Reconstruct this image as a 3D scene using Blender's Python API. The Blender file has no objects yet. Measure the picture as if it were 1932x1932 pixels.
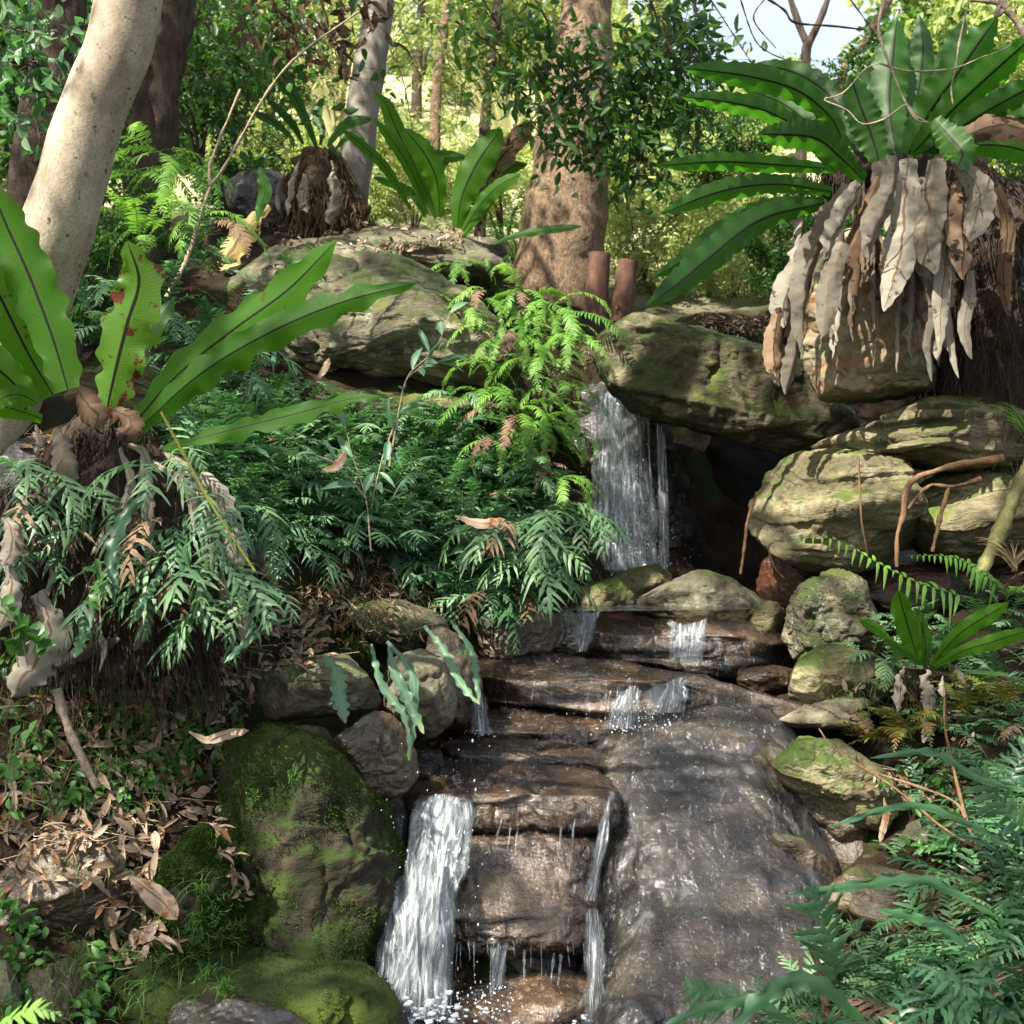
import bpy, math, random
import numpy as np
from mathutils import Vector
from mathutils.bvhtree import BVHTree
R = math.radians
C = bpy.context.scene.collection
rng = np.random.default_rng(7)
random.seed(7)
T = math.tan(R(22.5)); CZ = 1.5; F = 966.0

def at(px, py, Y):
    """a point of the place seen at (px,py) of a 1932 px wide view from the camera's spot, Y metres ahead"""
    px = np.asarray(px, float); py = np.asarray(py, float); Y = np.asarray(Y, float) + 0 * px
    return np.stack([(px - F) / F * T * Y, Y, CZ - (py - F) / F * T * Y], -1)
def m_px(Y): return T * Y / F
def nrm(v):
    v = np.asarray(v, float)
    return v / np.maximum(np.linalg.norm(v, axis=-1, keepdims=True), 1e-9)

# ---------- noise
def _hash(i, j, k, s):
    h = (i.astype(np.int64) * 374761393 + j.astype(np.int64) * 668265263 + k.astype(np.int64) * 2147483647 + s * 974634777) & 0xffffffff
    h = ((h ^ (h >> 13)) * 1274126177) & 0xffffffff
    h = ((h ^ (h >> 16)) * 2246822519) & 0xffffffff
    return ((h ^ (h >> 15)) & 0xffffff) / float(0xffffff)
def vnoise(P, seed=0):
    P = np.asarray(P, float); I = np.floor(P); f = P - I; f = f * f * f * (f * (f * 6 - 15) + 10)
    i, j, k = I[:, 0], I[:, 1], I[:, 2]
    r = 0
    for a in (0, 1):
        for b in (0, 1):
            for c in (0, 1):
                w = (f[:, 0] if a else 1 - f[:, 0]) * (f[:, 1] if b else 1 - f[:, 1]) * (f[:, 2] if c else 1 - f[:, 2])
                r = r + w * _hash(i + a, j + b, k + c, seed)
    return r * 2 - 1
def fbm(P, octv=4, seed=0, gain=.5):
    r = 0; a = 1; P = np.asarray(P, float)
    for o in range(octv):
        r = r + a * vnoise(P * 2 ** o + 17.3 * o, seed + o); a *= gain
    return r

# ---------- meshes
def mesh_np(name, V, faces, dat=None, smooth=True):
    """faces: list of (n,k) integer arrays"""
    V = np.asarray(V, float).reshape(-1, 3)
    me = bpy.data.meshes.new(name)
    faces = [np.asarray(f, np.int32) for f in faces if len(f)]
    me.vertices.add(len(V)); me.vertices.foreach_set('co', V.astype(np.float32).ravel())
    nl = sum(f.size for f in faces); npol = sum(len(f) for f in faces)
    me.loops.add(nl); me.polygons.add(npol)
    me.loops.foreach_set('vertex_index', np.concatenate([f.ravel() for f in faces]))
    ls = []; o = 0
    for f in faces:
        ls.append(o + np.arange(len(f)) * f.shape[1]); o += f.size
    me.polygons.foreach_set('loop_start', np.concatenate(ls).astype(np.int32))
    if smooth: me.polygons.foreach_set('use_smooth', np.ones(npol, bool))
    if dat is not None:
        a = me.attributes.new('dat', 'FLOAT_VECTOR', 'POINT'); a.data.foreach_set('vector', np.asarray(dat, np.float32).ravel())
    me.update(); me.validate()
    return me
class MB:
    def __init__(s): s.V = []; s.Q = []; s.Tr = []; s.D = []; s.n = 0
    def add(s, V, Q=None, Tr=None, D=None):
        V = np.asarray(V, float).reshape(-1, 3)
        if Q is not None and len(Q): s.Q.append(np.asarray(Q) + s.n)
        if Tr is not None and len(Tr): s.Tr.append(np.asarray(Tr) + s.n)
        s.V.append(V); s.D.append(np.zeros((len(V), 3)) if D is None else np.asarray(D, float)); s.n += len(V)
    def data(s):
        return np.concatenate(s.V), (np.concatenate(s.Q) if s.Q else np.zeros((0, 4), int)), (np.concatenate(s.Tr) if s.Tr else np.zeros((0, 3), int)), np.concatenate(s.D)
    def mesh(s, name, origin=(0, 0, 0)):
        V, Q, Tr, D = s.data()
        return mesh_np(name, V - np.asarray(origin), [Q, Tr], D)
def grid_faces(nu, nv, closed=False):
    i = np.arange(nu - 1)[:, None]; j = np.arange(nv if closed else nv - 1)[None, :]
    a = i * nv + j; b = i * nv + (j + 1) % nv
    return np.stack([a, b, b + nv, a + nv], -1).reshape(-1, 4)
def obj(name, me, mat=None, parent=None, loc=(0, 0, 0)):
    o = bpy.data.objects.new(name, me); C.objects.link(o); o.location = loc
    if mat is not None and not me.materials: me.materials.append(mat)
    if parent is not None: o.parent = parent
    return o
def tag(o, label=None, cat=None, group=None, kind=None):
    if label: o['label'] = label
    if cat: o['category'] = cat
    if group: o['group'] = group
    if kind: o['kind'] = kind
    return o
def thing(name, label, cat, loc, group=None, rotz=0):
    o = bpy.data.objects.new(name, None); C.objects.link(o); o.location = loc; o.rotation_euler = (0, 0, rotz)
    o.empty_display_size = .05
    return tag(o, label, cat, group)

def spline(P, n):
    """Catmull-Rom resample of P (k,d) to n points"""
    P = np.asarray(P, float); k = len(P)
    if k == 2:
        t = np.linspace(0, 1, n)[:, None]; return P[0] * (1 - t) + P[1] * t
    E = np.vstack([2 * P[0] - P[1], P, 2 * P[-1] - P[-2]])
    L = np.r_[0, np.cumsum(np.linalg.norm(np.diff(P, axis=0), axis=1))]
    u = np.interp(np.linspace(0, L[-1], n), L, np.arange(k)); i = np.minimum(u.astype(int), k - 2); t = (u - i)[:, None]
    p0, p1, p2, p3 = E[i], E[i + 1], E[i + 2], E[i + 3]
    return .5 * (2 * p1 + (p2 - p0) * t + (2 * p0 - 5 * p1 + 4 * p2 - p3) * t * t + (3 * p1 - p0 - 3 * p2 + p3) * t ** 3)
def tube(mb, P, rad, n=10, m=None, amp=0, freq=8, seed=0, cap=True, oval=1):
    P = np.asarray(P, float)
    if m: 
        rad = np.interp(np.linspace(0, 1, m), np.linspace(0, 1, len(np.atleast_1d(rad))), np.atleast_1d(rad)); P = spline(P, m)
    else:
        m = len(P); rad = np.interp(np.linspace(0, 1, m), np.linspace(0, 1, len(np.atleast_1d(rad))), np.atleast_1d(rad))
    Tn = nrm(np.gradient(P, axis=0)); ref = np.array([.31, .95, .05])
    S = nrm(np.cross(Tn, ref)); B = np.cross(Tn, S)
    a = np.linspace(0, 2 * np.pi, n, endpoint=False)
    ring = S[:, None, :] * np.cos(a)[None, :, None] + oval * B[:, None, :] * np.sin(a)[None, :, None]
    V = P[:, None, :] + ring * rad[:, None, None]
    if amp:
        nn = fbm(V.reshape(-1, 3) * freq, 3, seed).reshape(m, n)
        V = V + ring * (nn * amp)[..., None] * np.minimum(1, rad / rad.max() + .2)[:, None, None]
    D = np.zeros((m, n, 3)); D[..., 0] = np.linspace(0, 1, m)[:, None]; D[..., 1] = (a / 6.2832)[None]; D[..., 2] = rng.random()
    mb.add(V.reshape(-1, 3), grid_faces(m, n, True), D=D.reshape(-1, 3))
    if cap:
        b = (m - 1) * n; V2 = V.reshape(-1, 3)
        mb.add(np.vstack([V2[b:b + n], P[-1]]), Tr=[[j, (j + 1) % n, n] for j in range(n)], D=np.full((n + 1, 3), .5))

def strap(P, w, N, nu=36, nv=9, wave=.15, nw=5, fold=.25, edge=.04, seed=0, base=.25, peak=.55, tip=1.0, curl=0., crum=0.):
    """a strap leaf along P (k,3), half width w, facing N: returns V, Q, D (s along, t across, random)"""
    g = np.random.default_rng(seed)
    P = spline(P, nu); Tn = nrm(np.gradient(P, axis=0)); s = np.linspace(0, 1, nu)
    S = nrm(np.cross(Tn, np.asarray(N, float))); NN = np.cross(S, Tn)
    prof = np.where(s < peak, base + (1 - base) * np.sin(np.clip(s / peak, 0, 1) * np.pi / 2) ** 1.2, np.cos(np.clip((s - peak) / (1 - peak), 0, 1) ** (1.6 * tip) * np.pi / 2) ** .75)
    prof = np.maximum(prof, .02)
    t = np.linspace(-1, 1, nv)
    V = np.zeros((nu, nv, 3)); D = np.zeros((nu, nv, 3)); rnd = g.random()
    ph = g.random(2) * 6.28; q = g.random(8) * 6.28
    for sd in (-1, 1):
        wv = np.sin(s * nw * 6.28 * (1 + .12 * sd) + ph[(sd + 1) // 2] + 1.3 * np.sin(s * 7 + q[sd + 1])) * (.6 + .4 * np.sin(s * 11 + q[3 + sd]))
        ed = 1 + edge * np.sin(s * nw * 6.28 * 1.7 + q[5]) + edge * .6 * np.sin(s * 61 + q[6 + (sd > 0)])
        for j, tt in enumerate(t):
            if (tt < 0) != (sd < 0) and tt != 0: continue
            a = abs(tt)
            hw = w * prof * (ed if a > .9 else 1 + (ed - 1) * a)
            lift = -fold * a * hw + wave * w * wv * a ** 2.2 * np.minimum(1, prof * 1.5)
            cz = np.cos(curl * a); 
            V[:, j] = P + S * (tt * hw * (1 - .15 * a * fold) * cz)[:, None] + NN * (lift - curl * .5 * a * a * hw)[:, None]
            D[:, j] = np.stack([s, s * 0 + tt, s * 0 + rnd], -1)
    if crum:
        X = V.reshape(-1, 3)
        V = V + (np.stack([fbm(X * 28, 2, seed + k) for k in (1, 2, 3)], -1) * crum * w).reshape(V.shape)
    return V.reshape(-1, 3), grid_faces(nu, nv), D.reshape(-1, 3)

def fern(P, N, n=16, pl=.06, pw=.012, sweep=.5, droop=.25, seed=0, prof='blech', seg=4, rach=.002, wavy=.0, start=.12, tipl=.0, sub=0, jit=.16):
    """a pinnate frond along P (k,3): n pairs of pinnae of length pl, half width pw"""
    g = np.random.default_rng(seed)
    m = 26; Q = spline(P, m); Tn = nrm(np.gradient(Q, axis=0)); S = nrm(np.cross(Tn, np.asarray(N, float))); NN = np.cross(S, Tn)
    mb = MB(); rnd = g.random()
    # rachis: a three sided stalk
    a = np.array([0, 2.09, 4.19]); rr = rach * (1.2 - np.linspace(0, 1, m))
    V = Q[:, None] + (S[:, None] * np.cos(a)[None, :, None] + NN[:, None] * np.sin(a)[None, :, None]) * rr[:, None, None]
    D = np.zeros((m, 3, 3)); D[..., 2] = rnd
    mb.add(V.reshape(-1, 3), grid_faces(m, 3, True), D=D.reshape(-1, 3))
    k = 2 * n; s = start + (1 - start) * (np.arange(k) // 2 + .5 * (np.arange(k) % 2)) / n; s = np.clip(s, 0, .985)
    side = np.where(np.arange(k) % 2, 1., -1.)
    x = (s - start) / (1 - start)
    if prof == 'blech': ln = np.clip(.55 + 1.6 * x, 0, 1) * np.clip((1 - x) * 2.6, .12, 1) ** .8
    elif prof == 'tri': ln = np.clip(1 - x * .95, .08, 1)
    else: ln = np.clip(.5 + 4 * x, 0, 1) * np.clip((1 - x) * 2.2, .1, 1) ** .6
    ln = ln * pl * (1 + jit * g.standard_normal(k)) * np.where(g.random(k) < jit * .25, .35, 1)
    idx = s * (m - 1); i0 = np.minimum(idx.astype(int), m - 2); fr = (idx - i0)[:, None]
    B = Q[i0] * (1 - fr) + Q[i0 + 1] * fr; t_ = Tn[i0]; s_ = S[i0] * side[:, None]; n_ = NN[i0]
    sw = sweep * (.7 + .7 * x) + jit * .8 * g.standard_normal(k)
    d = nrm(s_ * np.cos(sw)[:, None] + t_ * np.sin(sw)[:, None] + n_ * (.12 * g.standard_normal(k))[:, None])
    wdir = nrm(np.cross(n_, d))
    u = np.linspace(0, 1, seg + 1)
    wp = {'blech': np.array([1.25, .9, 1., .75, .06]), 'tri': np.array([.5, 1, .8, .5, .05])}.get(prof, np.array([.9, 1., .95, .7, .05]))
    wp = np.interp(u, np.linspace(0, 1, 5), wp)
    dr = droop * (1 + .3 * g.standard_normal(k))
    cen = B[:, None] + d[:, None] * (u[None, :, None] * ln[:, None, None]) + t_[:, None] * ((u ** 2)[None, :, None] * ln[:, None, None] * .18) - np.array([0, 0, 1.]) * ((u ** 2)[None, :] * (dr * ln)[:, None])[..., None]
    wvv = 1 + wavy * np.sin(u[None] * 17 + g.random(k)[:, None] * 6.28)
    hw = (wp[None] * wvv * (pw * np.clip(ln / pl + .25, .3, 1))[:, None])
    tw = (.35 * g.standard_normal(k))[:, None, None]
    wd = nrm(wdir[:, None] + n_[:, None] * tw * u[None, :, None])
    V = np.stack([cen - wd * hw[..., None], cen + n_[:, None] * (hw * .25)[..., None], cen + wd * hw[..., None]], 2)  # k,seg+1,3,3
    D = np.zeros(V.shape); D[..., 0] = s[:, None, None]; D[..., 1] = np.array([-1, 0, 1])[None, None]; D[..., 2] = rnd
    gf = grid_faces(seg + 1, 3); nvp = (seg + 1) * 3
    Qs = (gf[None] + (np.arange(k) * nvp)[:, None, None]).reshape(-1, 4)
    mb.add(V.reshape(-1, 3), Qs, D=D.reshape(-1, 3))
    return mb

LEAF_V = np.array([[0, 0, 0], [.45, -.5, .1], [.5, 0, 0], [.45, .5, .1], [1, 0, -.12]]); LEAF_T = np.array([[0, 2, 1], [0, 3, 2], [1, 2, 4], [2, 3, 4]])
_u = np.array([0, .22, .5, .78, 1]); _w = np.array([.03, .38, .5, .33, .0])
LEAF2_V = np.array([[a, b * c, .12 * abs(c) * b * 2 - .25 * a * a] for a, b in zip(_u, _w) for c in (-1, 0, 1)]); LEAF2_Q = grid_faces(5, 3)
LEAF_D = np.array([[0, 0], [.45, -1], [.5, 0], [.45, 1], [1, 0]])
LEAF2_D = np.array([[a, c] for a in _u for c in (-1, 0, 1)])
def leaves(mb, pos, dirs, ups, L, W, fine=False, rnd=None):
    """many leaves at once: pos (k,3), growth dirs, facing ups, lengths, widths"""
    pos = np.asarray(pos, float); k = len(pos)
    if not k: return
    d = nrm(dirs); s = nrm(np.cross(ups, d) + 1e-6); u = np.cross(d, s)
    L = np.broadcast_to(L, k); W = np.broadcast_to(W, k)
    tv, tf, td = (LEAF2_V, LEAF2_Q, LEAF2_D) if fine else (LEAF_V, LEAF_T, LEAF_D)
    V = pos[:, None] + d[:, None] * (tv[None, :, 0] * L[:, None])[..., None] + s[:, None] * (tv[None, :, 1] * W[:, None])[..., None] + u[:, None] * (tv[None, :, 2] * L[:, None])[..., None]
    D = np.zeros(V.shape); D[..., :2] = td[None]; D[..., 2] = (rng.random(k) if rnd is None else rnd)[:, None]
    Fc = (tf[None] + (np.arange(k) * len(tv))[:, None, None]).reshape(-1, tf.shape[1])
    mb.add(V.reshape(-1, 3), Fc if fine else None, None if fine else Fc, D.reshape(-1, 3))
def rdir(k, zb=0.):
    v = rng.standard_normal((k, 3)); v[:, 2] += zb; return nrm(v)

# ---------- materials
class NT:
    def __init__(s, name):
        s.m = bpy.data.materials.new(name); s.m.use_nodes = True; s.t = s.m.node_tree; s.t.nodes.clear(); s.L = s.t.links
        s.out = s.n('OutputMaterial')
    def n(s, typ, **k):
        nd = s.t.nodes.new('ShaderNode' + typ)
        for a, b in k.items():
            if a.startswith('i_'): nd.inputs[a[2:].replace('_', ' ')].default_value = b
            else: setattr(nd, a, b)
        return nd
    def set(s, sock, v):
        if isinstance(v, bpy.types.NodeSocket): s.L.new(v, sock)
        elif isinstance(v, (tuple, list)) and len(v) == 3 and sock.type == 'RGBA': sock.default_value = (*v, 1)
        else: sock.default_value = v
    def pos(s): return s.n('NewGeometry').outputs['Position']
    def dat(s):
        x = s.n('SeparateXYZ'); a = s.n('Attribute', attribute_name='dat'); s.L.new(a.outputs['Vector'], x.inputs[0]); return x.outputs
    def math(s, op, a, b=0., c=None, clamp=False):
        m = s.n('Math', operation=op, use_clamp=clamp); s.set(m.inputs[0], a); s.set(m.inputs[1], b)
        if c is not None: s.set(m.inputs[2], c)
        return m.outputs[0]
    def scale(s, v, sc):
        m = s.n('VectorMath', operation='MULTIPLY'); s.set(m.inputs[0], v); m.inputs[1].default_value = sc; return m.outputs[0]
    def vadd(s, a, b):
        m = s.n('VectorMath', operation='ADD'); s.set(m.inputs[0], a); s.set(m.inputs[1], b); return m.outputs[0]
    def comb(s, x, y, z):
        m = s.n('CombineXYZ'); s.set(m.inputs[0], x); s.set(m.inputs[1], y); s.set(m.inputs[2], z); return m.outputs[0]
    def noise(s, v, sc=5, det=3, rough=.55, dist=0.):
        m = s.n('TexNoise'); s.set(m.inputs['Vector'], v); m.inputs['Scale'].default_value = sc; m.inputs['Detail'].default_value = det
        m.inputs['Roughness'].default_value = rough; m.inputs['Distortion'].default_value = dist; return m.outputs['Fac']
    def ncol(s, v, sc, det=2):
        m = s.n('TexNoise'); s.set(m.inputs['Vector'], v); m.inputs['Scale'].default_value = sc; m.inputs['Detail'].default_value = det; return m.outputs['Color']
    def voro(s, v, sc, feat='F1'):
        m = s.n('TexVoronoi', feature=feat); s.set(m.inputs['Vector'], v); m.inputs['Scale'].default_value = sc; return m.outputs['Distance']
    def step(s, v, a, b, lo=0., hi=1.):
        m = s.n('MapRange', interpolation_type='SMOOTHSTEP'); s.set(m.inputs[0], v)
        for i, x in enumerate((a, b, lo, hi)): m.inputs[i + 1].default_value = x
        return m.outputs[0]
    def mix(s, f, a, b, mode='MIX'):
        m = s.n('Mix', data_type='RGBA', blend_type=mode); s.set(m.inputs[0], f); s.set(m.inputs[6], a); s.set(m.inputs[7], b); return m.outputs[2]
    def ramp(s, v, stops):
        m = s.n('ValToRGB'); s.set(m.inputs[0], v); e = m.color_ramp.elements
        while len(e) < len(stops): e.new(.5)
        for x, (p, c) in zip(e, stops): x.position = p; x.color = (*c, 1)
        return m.outputs[0]
    def bump(s, h, st=.5, d=.01, prev=None):
        m = s.n('Bump'); m.inputs['Strength'].default_value = st; m.inputs['Distance'].default_value = d; s.set(m.inputs['Height'], h)
        if prev is not None: s.set(m.inputs['Normal'], prev)
        return m.outputs[0]
    def bsdf(s, col, rough=.6, normal=None, spec=.4, **k):
        b = s.n('BsdfPrincipled'); s.set(b.inputs['Base Color'], col); s.set(b.inputs['Roughness'], rough); s.set(b.inputs['Specular IOR Level'], spec)
        if normal is not None: s.set(b.inputs['Normal'], normal)
        for a, v in k.items(): s.set(b.inputs[a.replace('_', ' ')], v)
        return b.outputs[0]
    def mixs(s, f, a, b):
        m = s.n('MixShader'); s.set(m.inputs[0], f); s.L.new(a, m.inputs[1]); s.L.new(b, m.inputs[2]); return m.outputs[0]
    def done(s, sh): s.L.new(sh, s.out.inputs[0]); return s.m

def leaf_mat(name, c1, c2, tr, rough=.45, trans=.35, rib=None, ribw=.06, veins=0., spots=None, spotth=.62, sscale=14, tips=None, spec=.4):
    t = NT(name); s_, t_, r_ = t.dat(); P = t.pos()
    n1 = t.noise(P, 6, 2); f = t.math('ADD', t.math('MULTIPLY', n1, .6), t.math('MULTIPLY', r_, .6)); f = t.step(f, .25, .85)
    col = t.mix(f, c1, c2); trc = t.mix(f, tuple(x * .75 for x in tr), tr)
    if veins:
        w = t.math('SINE', t.math('ADD', t.math('MULTIPLY', s_, 420), t.math('MULTIPLY', t.math('ABSOLUTE', t_), -14)))
        vf = t.step(w, .2, 1., 0, veins); col = t.mix(vf, col, tuple(x * .45 for x in c1)); trc = t.mix(vf, trc, tuple(x * .5 for x in tr))
    if spots:
        sp = t.step(t.noise(P, sscale, 4, .65), spotth, spotth + .05); col = t.mix(sp, col, spots); trc = t.mix(sp, trc, tuple(x * .6 for x in spots))
    if tips:
        tp = t.step(t.math('ADD', s_, t.math('MULTIPLY', n1, .3)), .95, 1.15); col = t.mix(tp, col, tips); trc = t.mix(tp, trc, tips)
    if rib:
        rf = t.step(t.math('ABSOLUTE', t_), ribw, ribw * 1.8, 1., 0.); col = t.mix(rf, col, rib); trc = t.mix(rf, trc, tuple(x * .4 for x in rib))
    h = t.noise(P, 60, 2); nb = t.bump(h, .25, .004)
    d = t.bsdf(col, rough, nb, spec)
    tl = t.n('BsdfTranslucent'); t.set(tl.inputs[0], trc); t.set(tl.inputs[1], nb)
    return t.done(t.mixs(trans, d, tl.outputs[0]))

def rock_mat(name, c, bands=.5, bscale=9, moss=0., mosscol=(.07, .11, .02), lich=.3, lcol=(.33, .35, .27), rough=.85, wet=0., flow=0., bumpk=1., dark=None):
    """c: three colours, dark to pale"""
    t = NT(name); P = t.pos(); W = t.vadd(P, t.scale(t.ncol(P, 1.6, 3), (.35, .35, .35)))
    n1 = t.noise(W, 3.2, 5, .6); st = t.noise(t.scale(W, (.7, .7, bscale)), 1.6, 4, .6); n3 = t.noise(P, 22, 5, .7); n4 = t.noise(P, 120, 3, .7)
    base = t.ramp(t.math('ADD', t.math('MULTIPLY', n1, 1 - bands), t.math('MULTIPLY', st, bands)), [(.34, c[0]), (.5, c[1]), (.66, c[2])])
    base = t.mix(t.step(n3, .3, .7), t.mix(1., base, (.62, .6, .56), 'MULTIPLY'), base)
    base = t.mix(t.step(n4, .35, .6, .0, .25), base, t.mix(1., base, (1.7, 1.65, 1.55), 'MULTIPLY'))
    if lich:
        lf = t.math('MULTIPLY', t.step(t.noise(P, 9, 6, .75), .55, .62), lich); base = t.mix(lf, base, lcol)
    nz = t.n('SeparateXYZ'); g = t.n('NewGeometry'); t.L.new(g.outputs['Normal'], nz.inputs[0])
    if moss:
        mf = t.math('ADD', t.math('ADD', t.math('MULTIPLY', nz.outputs[2], .3), t.math('MULTIPLY', t.noise(P, 4.5, 4, .65), 1.)), t.math('MULTIPLY', n3, .3))
        mf = t.step(mf, 1.02 - .42 * moss, 1.14 - .42 * moss)
        mc = t.mix(t.noise(P, 30, 3), tuple(x * .55 for x in mosscol), mosscol); mc = t.mix(t.step(t.noise(P, 3, 3), .5, .7), mc, tuple(x * y for x, y in zip(mosscol, (1.9, 1.5, 1.))))
        base = t.mix(mf, base, mc)
    if dark: base = t.mix(t.step(t.noise(P, 2.2, 4), .45, .6), base, dark)
    h = t.math('ADD', t.math('MULTIPLY', n3, .6), t.math('MULTIPLY', t.noise(t.scale(W, (1, 1, bscale * .8)), 7, 4, .65), .8))
    nb = t.bump(h, .55 * bumpk, .03); nb = t.bump(n4, .35 * bumpk, .006, nb)
    rg = rough
    if wet:
        fl = t.noise(t.scale(P, (26, 12, 5)), 1.4, 4, .6, .6); nb2 = t.bump(fl, .55, .012, nb)
        wf = t.step(t.noise(P, 4, 3), .35, .6, 1 - wet * .5, 1.); rg = t.math('MULTIPLY_ADD', n3, .2, .02 + .4 * (1 - wet))
        return t.done(t.bsdf(base, rg, nb2, .55, Coat_Weight=wet, Coat_Roughness=.07, Coat_Normal=nb2))
    return t.done(t.bsdf(base, rg, nb, .3))
# ---------- terrain
CP = [at(*p) for p in [
 (700,1900,3.7),(1000,1905,3.7),(1200,1910,3.8),(600,1960,3.3),(1000,1990,3.3),(1300,1990,3.4),(1000,1500,4.5),(1000,1420,4.9),(1100,1270,5.4),(1200,1190,6.0),(1200,1130,6.6),
 (1180,720,7.3),(1150,650,7.9),(1350,1120,6.6),(1400,1100,7.3),(1350,610,8.1),(150,1620,3.7),(0,1740,3.4),(300,1500,3.95),(420,1400,4.15),(600,1390,4.6),(600,1220,4.8),(850,1220,5.2),
 (700,1060,5.2),(900,1010,5.6),(500,1010,4.9),(600,860,5.8),(800,850,6.0),(200,1260,4.1),(100,1010,4.2),(200,840,4.3),(0,840,4.2),(450,810,5.4),(1000,910,6.3),(950,720,6.8),(700,500,7.3),(450,540,6.8),
 (850,470,7.6),(1000,570,7.8),(300,580,6.5),(100,520,6.8),(600,420,8.2),(1050,570,9),(1200,590,9),(1400,570,9.5),(600,350,11),(100,400,10),(300,400,9),(1000,440,11.5),(1300,470,11),(1800,520,9.5),
 (500,240,16),(900,240,16),(1300,330,15),(1600,330,15),(400,130,26),(1000,130,26),(1400,230,24),(1800,200,26),(-300,100,26),(2200,150,26),
 (1900,1780,3.5),(1800,1830,3.6),(1600,1930,3.5),(1750,1580,4.2),(1950,1500,4.2),(1800,1360,4.8),(1650,1380,5.0),(1950,1290,5.0),(1850,1190,5.4),(1950,1140,5.7),(1950,600,7.6),(1700,620,8.0),(2300,1200,5.5),(2500,1700,4),(-400,1300,4.0),(-500,800,6),
 (1300,1560,4.6),(1350,1760,4.0),(1420,1900,3.7),(-400,1700,3.2)]]
CP += [np.array(p, float) for p in [(-4,0,.5),(4,0,.3),(0,0,-.15),(0,1.8,-.1),(0,-6,.0),(-6,-6,.5),(6,-6,.4),(-8,6,2.6),(8,6,2.2),(0,40,13.5),(-20,40,14),(20,40,13),(0,90,14),(-60,90,15),(60,90,14),(-3,2.2,.35),(3,2.2,.2)]]
CP = np.array(CP)
for q in CP:
    if q[1] < 4.7 and -.95 < q[0] < 1.25 and 3. < q[1]: q[2] -= .28 if q[1] < 4.2 else .16
def _k(a, b): return np.sqrt(((a[:, None] - b[None]) ** 2).sum(-1) + .02)
_A = _k(CP[:, :2], CP[:, :2]) + np.eye(len(CP)) * -.02; _n = len(CP)
_M = np.zeros((_n + 3, _n + 3)); _M[:_n, :_n] = _A; _M[:_n, _n:] = np.c_[np.ones(_n), CP[:, :2]]; _M[_n:, :_n] = _M[:_n, _n:].T
_w = np.linalg.solve(_M, np.r_[CP[:, 2], 0, 0, 0])
def ground(x, y):
    X = np.stack([np.ravel(x), np.ravel(y)], -1).astype(float); z = np.empty(len(X))
    for i in range(0, len(X), 20000):
        q = X[i:i + 20000]; z[i:i + 20000] = _k(q, CP[:, :2]) @ _w[:_n] + np.c_[np.ones(len(q)), q] @ _w[_n:]
    P3 = np.c_[X, X[:, 0] * 0]
    return (z - .06 + .05 * fbm(P3 * 2.2, 4, 5) * np.clip(X[:, 1] / 4, .3, 1.6)).reshape(np.shape(x))
yy = np.concatenate([np.linspace(-8, 2.4, 22), np.linspace(2.5, 9, 150), 9 + np.linspace(.02, 1, 120) ** 2 * 90])
ss = np.linspace(-1, 1, 231); ss = np.sign(ss) * (abs(ss) * .6 + .4 * abs(ss) ** 2.5)
GX = ss[None] * (np.maximum(yy, 0)[:, None] * .9 + 6); GY = yy[:, None] + 0 * GX
GV = np.stack([GX, GY, ground(GX, GY)], -1).reshape(-1, 3); GF = grid_faces(len(yy), len(ss))

t = NT('soil'); P = t.pos(); n1 = t.noise(P, 4, 5, .65); n2 = t.noise(P, 40, 4, .7); yx = t.n('SeparateXYZ'); t.L.new(P, yx.inputs[0])
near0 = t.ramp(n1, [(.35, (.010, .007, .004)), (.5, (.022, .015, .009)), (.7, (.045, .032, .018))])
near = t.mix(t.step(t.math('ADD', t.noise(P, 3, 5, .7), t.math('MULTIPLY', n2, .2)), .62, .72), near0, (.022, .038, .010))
far = t.ramp(t.noise(P, 1.4, 6, .7), [(.34, (.12, .18, .05)), (.44, (.26, .29, .12)), (.54, (.42, .40, .24)), (.7, (.55, .5, .36))])  # dry slope colours, paled further so the ground reads as sunlit
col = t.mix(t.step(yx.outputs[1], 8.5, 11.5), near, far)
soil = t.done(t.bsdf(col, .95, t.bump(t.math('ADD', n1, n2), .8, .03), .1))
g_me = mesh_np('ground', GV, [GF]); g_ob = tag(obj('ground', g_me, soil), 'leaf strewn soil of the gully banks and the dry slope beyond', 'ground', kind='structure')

# ---------- rocks
import bmesh
def ico(sub):
    bm = bmesh.new(); bmesh.ops.create_icosphere(bm, subdivisions=sub, radius=1)
    V = np.array([v.co[:] for v in bm.verts]); Fc = np.array([[v.index for v in f.verts] for f in bm.faces]); bm.free(); return nrm(V), Fc
ICO = {k: ico(k) for k in (5, 6, 7)}
SOLID_V = [GV]; SOLID_F = [[tuple(map(int, f)) for f in GF]]; _off = [len(GV)]
def smooth_poly(P, it=1):
    P = np.asarray(P, float)
    for _ in range(it): P = np.concatenate([[.78 * a + .22 * b, .22 * a + .78 * b] for a, b in zip(P, np.roll(P, -1, 0))])
    return P
def radial(P, c, n=360):
    a = np.linspace(0, 2 * np.pi, n, endpoint=False); d = np.stack([np.cos(a), np.sin(a)], -1); r = np.zeros(n)
    for A, B in zip(P, np.roll(P, -1, 0)):
        e = B - A; q = A - c; den = d[:, 0] * e[1] - d[:, 1] * e[0]; den = np.where(abs(den) < 1e-9, 1e-9, den)
        tt = (q[0] * e[1] - q[1] * e[0]) / den; u = (q[0] * d[:, 1] - q[1] * d[:, 0]) / den
        r = np.where((tt > 0) & (u >= -1e-6) & (u <= 1 + 1e-6) & (tt > r), tt, r)
    k = np.array([1, 2, 3, 2, 1.]); k /= k.sum(); r = np.convolve(np.r_[r[-2:], r, r[:2]], k, 'valid'); return r
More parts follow.
